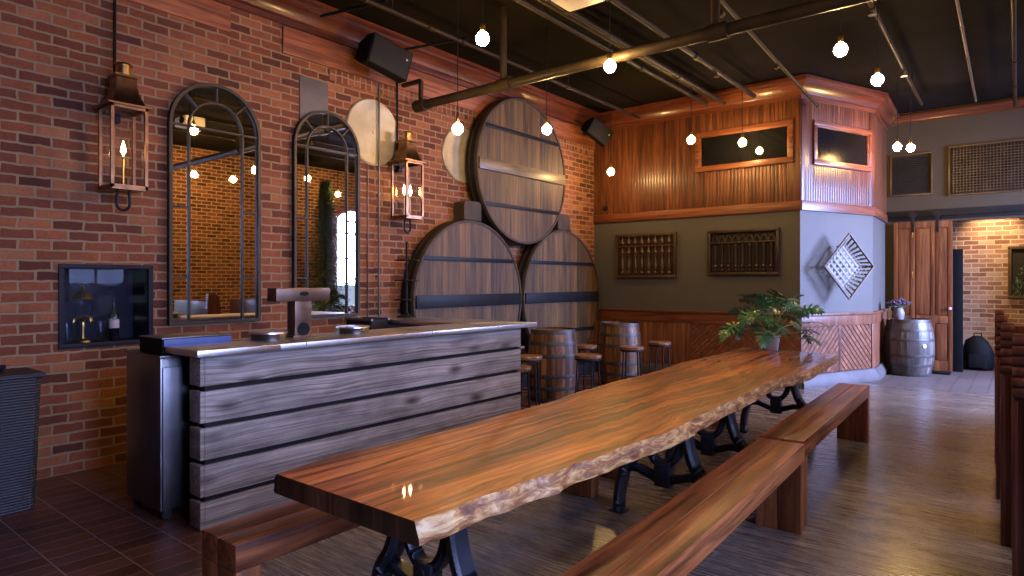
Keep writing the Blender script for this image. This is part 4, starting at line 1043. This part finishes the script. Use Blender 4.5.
pipe('sprinkler_pipe', 'ceiling conduit nearest the casks in the bundle of three', [(-3.62, -1.0, 4.02), (-3.62, 9.0, 4.02)], .028, 'pipe', (.5, .8), (.6, .9))
pipe('sprinkler_pipe', 'middle ceiling conduit in the bundle of three', [(-3.50, -1.0, 4.06), (-3.50, 9.0, 4.06)], .034, 'pipe', (.55,), ())
pipe('sprinkler_pipe', 'rightmost ceiling conduit in the bundle of three', [(-3.38, -1.0, 4.02), (-3.38, 9.05, 4.0)], .026, 'pipe', (.6, .85), (.7,))
SP2 = pipe('sprinkler_pipe', 'flat ceiling conduit ending above the back window', [(-2.93, -1.0, 4.02), (-2.93, 8.98, 4.0)], .03, 'pipe', (.6, .8), ())
pipe('sprinkler_pipe', 'thin sloping ceiling pipe ending before the corner beadboard', [(-2.15, 0.0, 4.05), (-2.16, 5.72, 4.0), (-2.19, 9.3, 3.80)], .02, 'pipe', (.5, .62, .8), (.6,))
SP1 = pipe('sprinkler_pipe', 'thin ceiling pipe right of the corner room with sprinkler heads', [(-1.02, 0.0, 4.0), (-1.18, 10.9, 4.0)], .02, 'pipe', (.62, .72, .85), (.65, .9))
pipe('sprinkler_pipe', 'very thin ceiling pipe running toward the wide grid vent', [(-.38, 0.0, 4.0), (-.56, 11.2, 4.0)], .014, 'galv', (.7, .8), ())
pipe('sprinkler_pipe', 'ceiling pipe at the right edge of the photo', [(-.03, 0.0, 4.0), (-.13, 11.8, 4.0)], .022, 'pipe', (.8, .9), ())
pipe('cross_pipe', 'thin dark cross brace pipe from crown to ceiling near large speaker', [(-5.35, 4.75, 4.0), (-4.63, 5.0, 4.03)], .014, 'iron')
pipe('cross_pipe', 'short dark pipe crossing the wall crown at the upper left', [(-5.4, 3.72, 4.05), (-4.63, 3.9, 4.05)], .016, 'iron')
def sprinkler(p, x, y):
    q = Vector((x, y, 3.98)) - p.location
    b = MB().tube([q+Vector((0,0,.02)), q+Vector((0,0,-.05))], .012, 8).build('sprinkler_head', M['brass'], p); MB().lathe([(.035, -.055), (.035, -.05)], q, 14).build('deflector', M['steel_dark'], b)
sprinkler(SP1, -1.12, 6.75); sprinkler(SP1, -1.152, 9.0); sprinkler(SP2, -2.93, 7.6)
t = thing('projector', 'white projector hung from ceiling at top edge of photo', 'projector', (-2.55, 3.94, 3.49))
MB().box(-.16, .16, -.13, .13, 0, .12, .02).build('body', M['white'], t); MB().lathe([(.05, -.02), (.045, .0)], (-.08, -.13, .06), 16, 'Y').build('lens', M['dark_glass'], t); MB().tube([(0, 0, .12), (0, 0, ZC-3.49)], .02, 10).build('mount_pole', M['iron'], t)

# ------------------------------------------------------------------ pendant bulbs
def pendant(x, y, z, label, first=[None]):
    t = thing('pendant_bulb', label, 'pendant light', (x, y, z), 0, 'bare pendant bulbs')
    if first[0] is None:
        g = MB(); g.lathe([(.001, -.052), (.022, -.048), (.041, -.032), (.052, -.006), (.050, .016), (.038, .037), (.018, .055), (.014, .062)], n=22, close=False); b = g.build('bulb', M['bulb'], t, ang=3)
        s = MB(); s.lathe([(.016, .055), (.02, .06), (.02, .10), (.012, .118), (.004, .122)], n=12); s = s.build('socket', M['brass'], t); first[0] = (b, s)
    else:
        for q in first[0]:
            c = q.copy(); COL.objects.link(c); c.parent = t
    MB().tube([(0, 0, .118), (0, 0, ZC-z)], .0045, 6).build('cord', M['iron'], t)
for a in ((-3.24, 3.67, 3.30, 'lit bare pendant bulb nearest, above the tap tower and left of pipe'), (-2.80, 4.83, 3.30, 'lit bare pendant bulb just beneath the thick steel pipe'),
          (-1.16, 5.64, 3.30, 'lit bare pendant bulb right of the corner room, nearer of two'), (-1.07, 6.70, 3.30, 'lit bare pendant bulb right of the corner room, smaller and lower of two'),
          (-3.43, 8.02, 3.30, 'lit bare pendant bulb left of the back room window'), (-3.04, 8.83, 3.35, 'lit bare pendant bulb hanging before the back room window'),
          (-4.86, 8.41, 3.085, 'lit bare pendant bulb in back corner near the brick wall'), (-4.14, 4.34, 2.87, 'lit bare pendant bulb before the right pale round plate'),
          (-4.03, 5.61, 3.08, 'lit bare pendant bulb before the topmost cask'), (-1.39, 10.22, 3.30, 'lit bare pendant bulb before the louvred vent, left of a pair'),
          (-1.25, 10.36, 3.29, 'lit bare pendant bulb before the louvred vent, right of a pair')):
    pendant(*a)
for x, y, lb in ((1.0, 6.39, 'lit bare pendant bulb beside the fir tree on window side'), (1.0, 5.63, 'lit bare pendant bulb over the pews'), (-.9, 2.2, 'added unseen pendant bulb, warm fill high over the near table end'),
                (.9, 2.7, 'added unseen pendant bulb, warm fill over the front pew'), (1.2, 9.0, 'added unseen pendant bulb, warm fill by the far window')):  # these two and the near-table bulb are unseen, added as warm fill
    pendant(x, y, 3.45, lb)
pendant(-4.85, 4.45, 3.05, 'lit bare pendant bulb before the left pale round plate') if False else None

# ------------------------------------------------------------------ fir tree by the right wall (seen in the mirror)
t = thing('fir_tree', 'tall dark fir tree reflected in the second arched mirror', 'tree', (1.32, 8.75, 0))
MB().tube([(0, 0, 0), (0, 0, 3.7)], [.06, .01], 10).build('trunk', M['carved_dark'], t)
m = MB(); rnd = random.Random(9)
for k in range(620):
    z = .25 + 3.5*(k/620); r = .74*(1-(z-.2)/3.75)+.05; a = k*2.4; ln_ = r*rnd.uniform(.8, 1.1)
    d = Vector((math.cos(a), math.sin(a), -.25)).normalized(); p = Vector((0, 0, z)); sd = Vector((-d.y, d.x, 0))
    for j in range(9):
        c = p + d*ln_*(.2+.8*j/8); w = .14*(1-j/16)
        for s_ in (-1, 1):
            q = c + sd*s_*w + d*.05 + Vector((0, 0, rnd.uniform(-.03, .03))); m._f([m.v(*(c-d*.018)), m.v(*(c+d*.018)), m.v(*q)])
m.build('foliage', M['fir'], t, smooth=False, norm=False)
MB().lathe([(.2, 0), (.24, .3), (.22, .3), (.2, .26), (0, .26)], n=20).build('tub', M['iron_flat'], t)

# ------------------------------------------------------------------ lights
def area(name, loc, rot, sx, sy, power, col):
    l = bpy.data.lights.new(name, 'AREA'); l.shape = 'RECTANGLE'; l.size = sx; l.size_y = sy; l.energy = power; l.color = col
    o = bpy.data.objects.new(name, l); COL.objects.link(o); o.location = loc; o.rotation_euler = rot; return o
DAY = (.42, .51, 1.0)
for i, (a, b, c, d) in enumerate(WIN):
    area('daylight', (XR+1.05, (a+b)/2, (c+d)/2+.45), (0, R(62), 0), d-c, b-a, (470, 180, 100, 2200)[i], DAY).data.spread = R(140)
l = bpy.data.lights.new('hall_downlight', 'SPOT'); l.energy = 230; l.color = (1, .72, .42); l.spot_size = R(78); l.spot_blend = .9; l.shadow_soft_size = .06
o = bpy.data.objects.new('hall_downlight', l); COL.objects.link(o); o.location = (-.42, 12.86, 2.95); o.rotation_euler = (R(22), 0, 0)
w = bpy.data.worlds.new('sky'); SC.world = w; w.use_nodes = True
bg = w.node_tree.nodes['Background']; bg.inputs[0].default_value = (.62, .75, 1, 1); bg.inputs[1].default_value = 1.0

# ------------------------------------------------------------------ camera
c = bpy.data.cameras.new('camera'); co = bpy.data.objects.new('camera', c); COL.objects.link(co)
co.location = (0, 0, 1.45); co.rotation_euler = (R(90), 0, R(38.8))
c.sensor_width = 36; c.lens = 36*640/1024; c.shift_y = -7/1024; c.clip_start = .02; c.clip_end = 100
SC.camera = co
SC.view_settings.view_transform = 'Standard'; SC.view_settings.look = 'None'; SC.view_settings.gamma = 1; SC.view_settings.exposure = 0.0
SC.view_settings.use_curve_mapping = False
SC.cycles.sample_clamp_indirect = 6.0; SC.cycles.max_bounces = 8; SC.cycles.transparent_max_bounces = 12; SC.cycles.caustics_reflective = False; SC.cycles.caustics_refractive = False
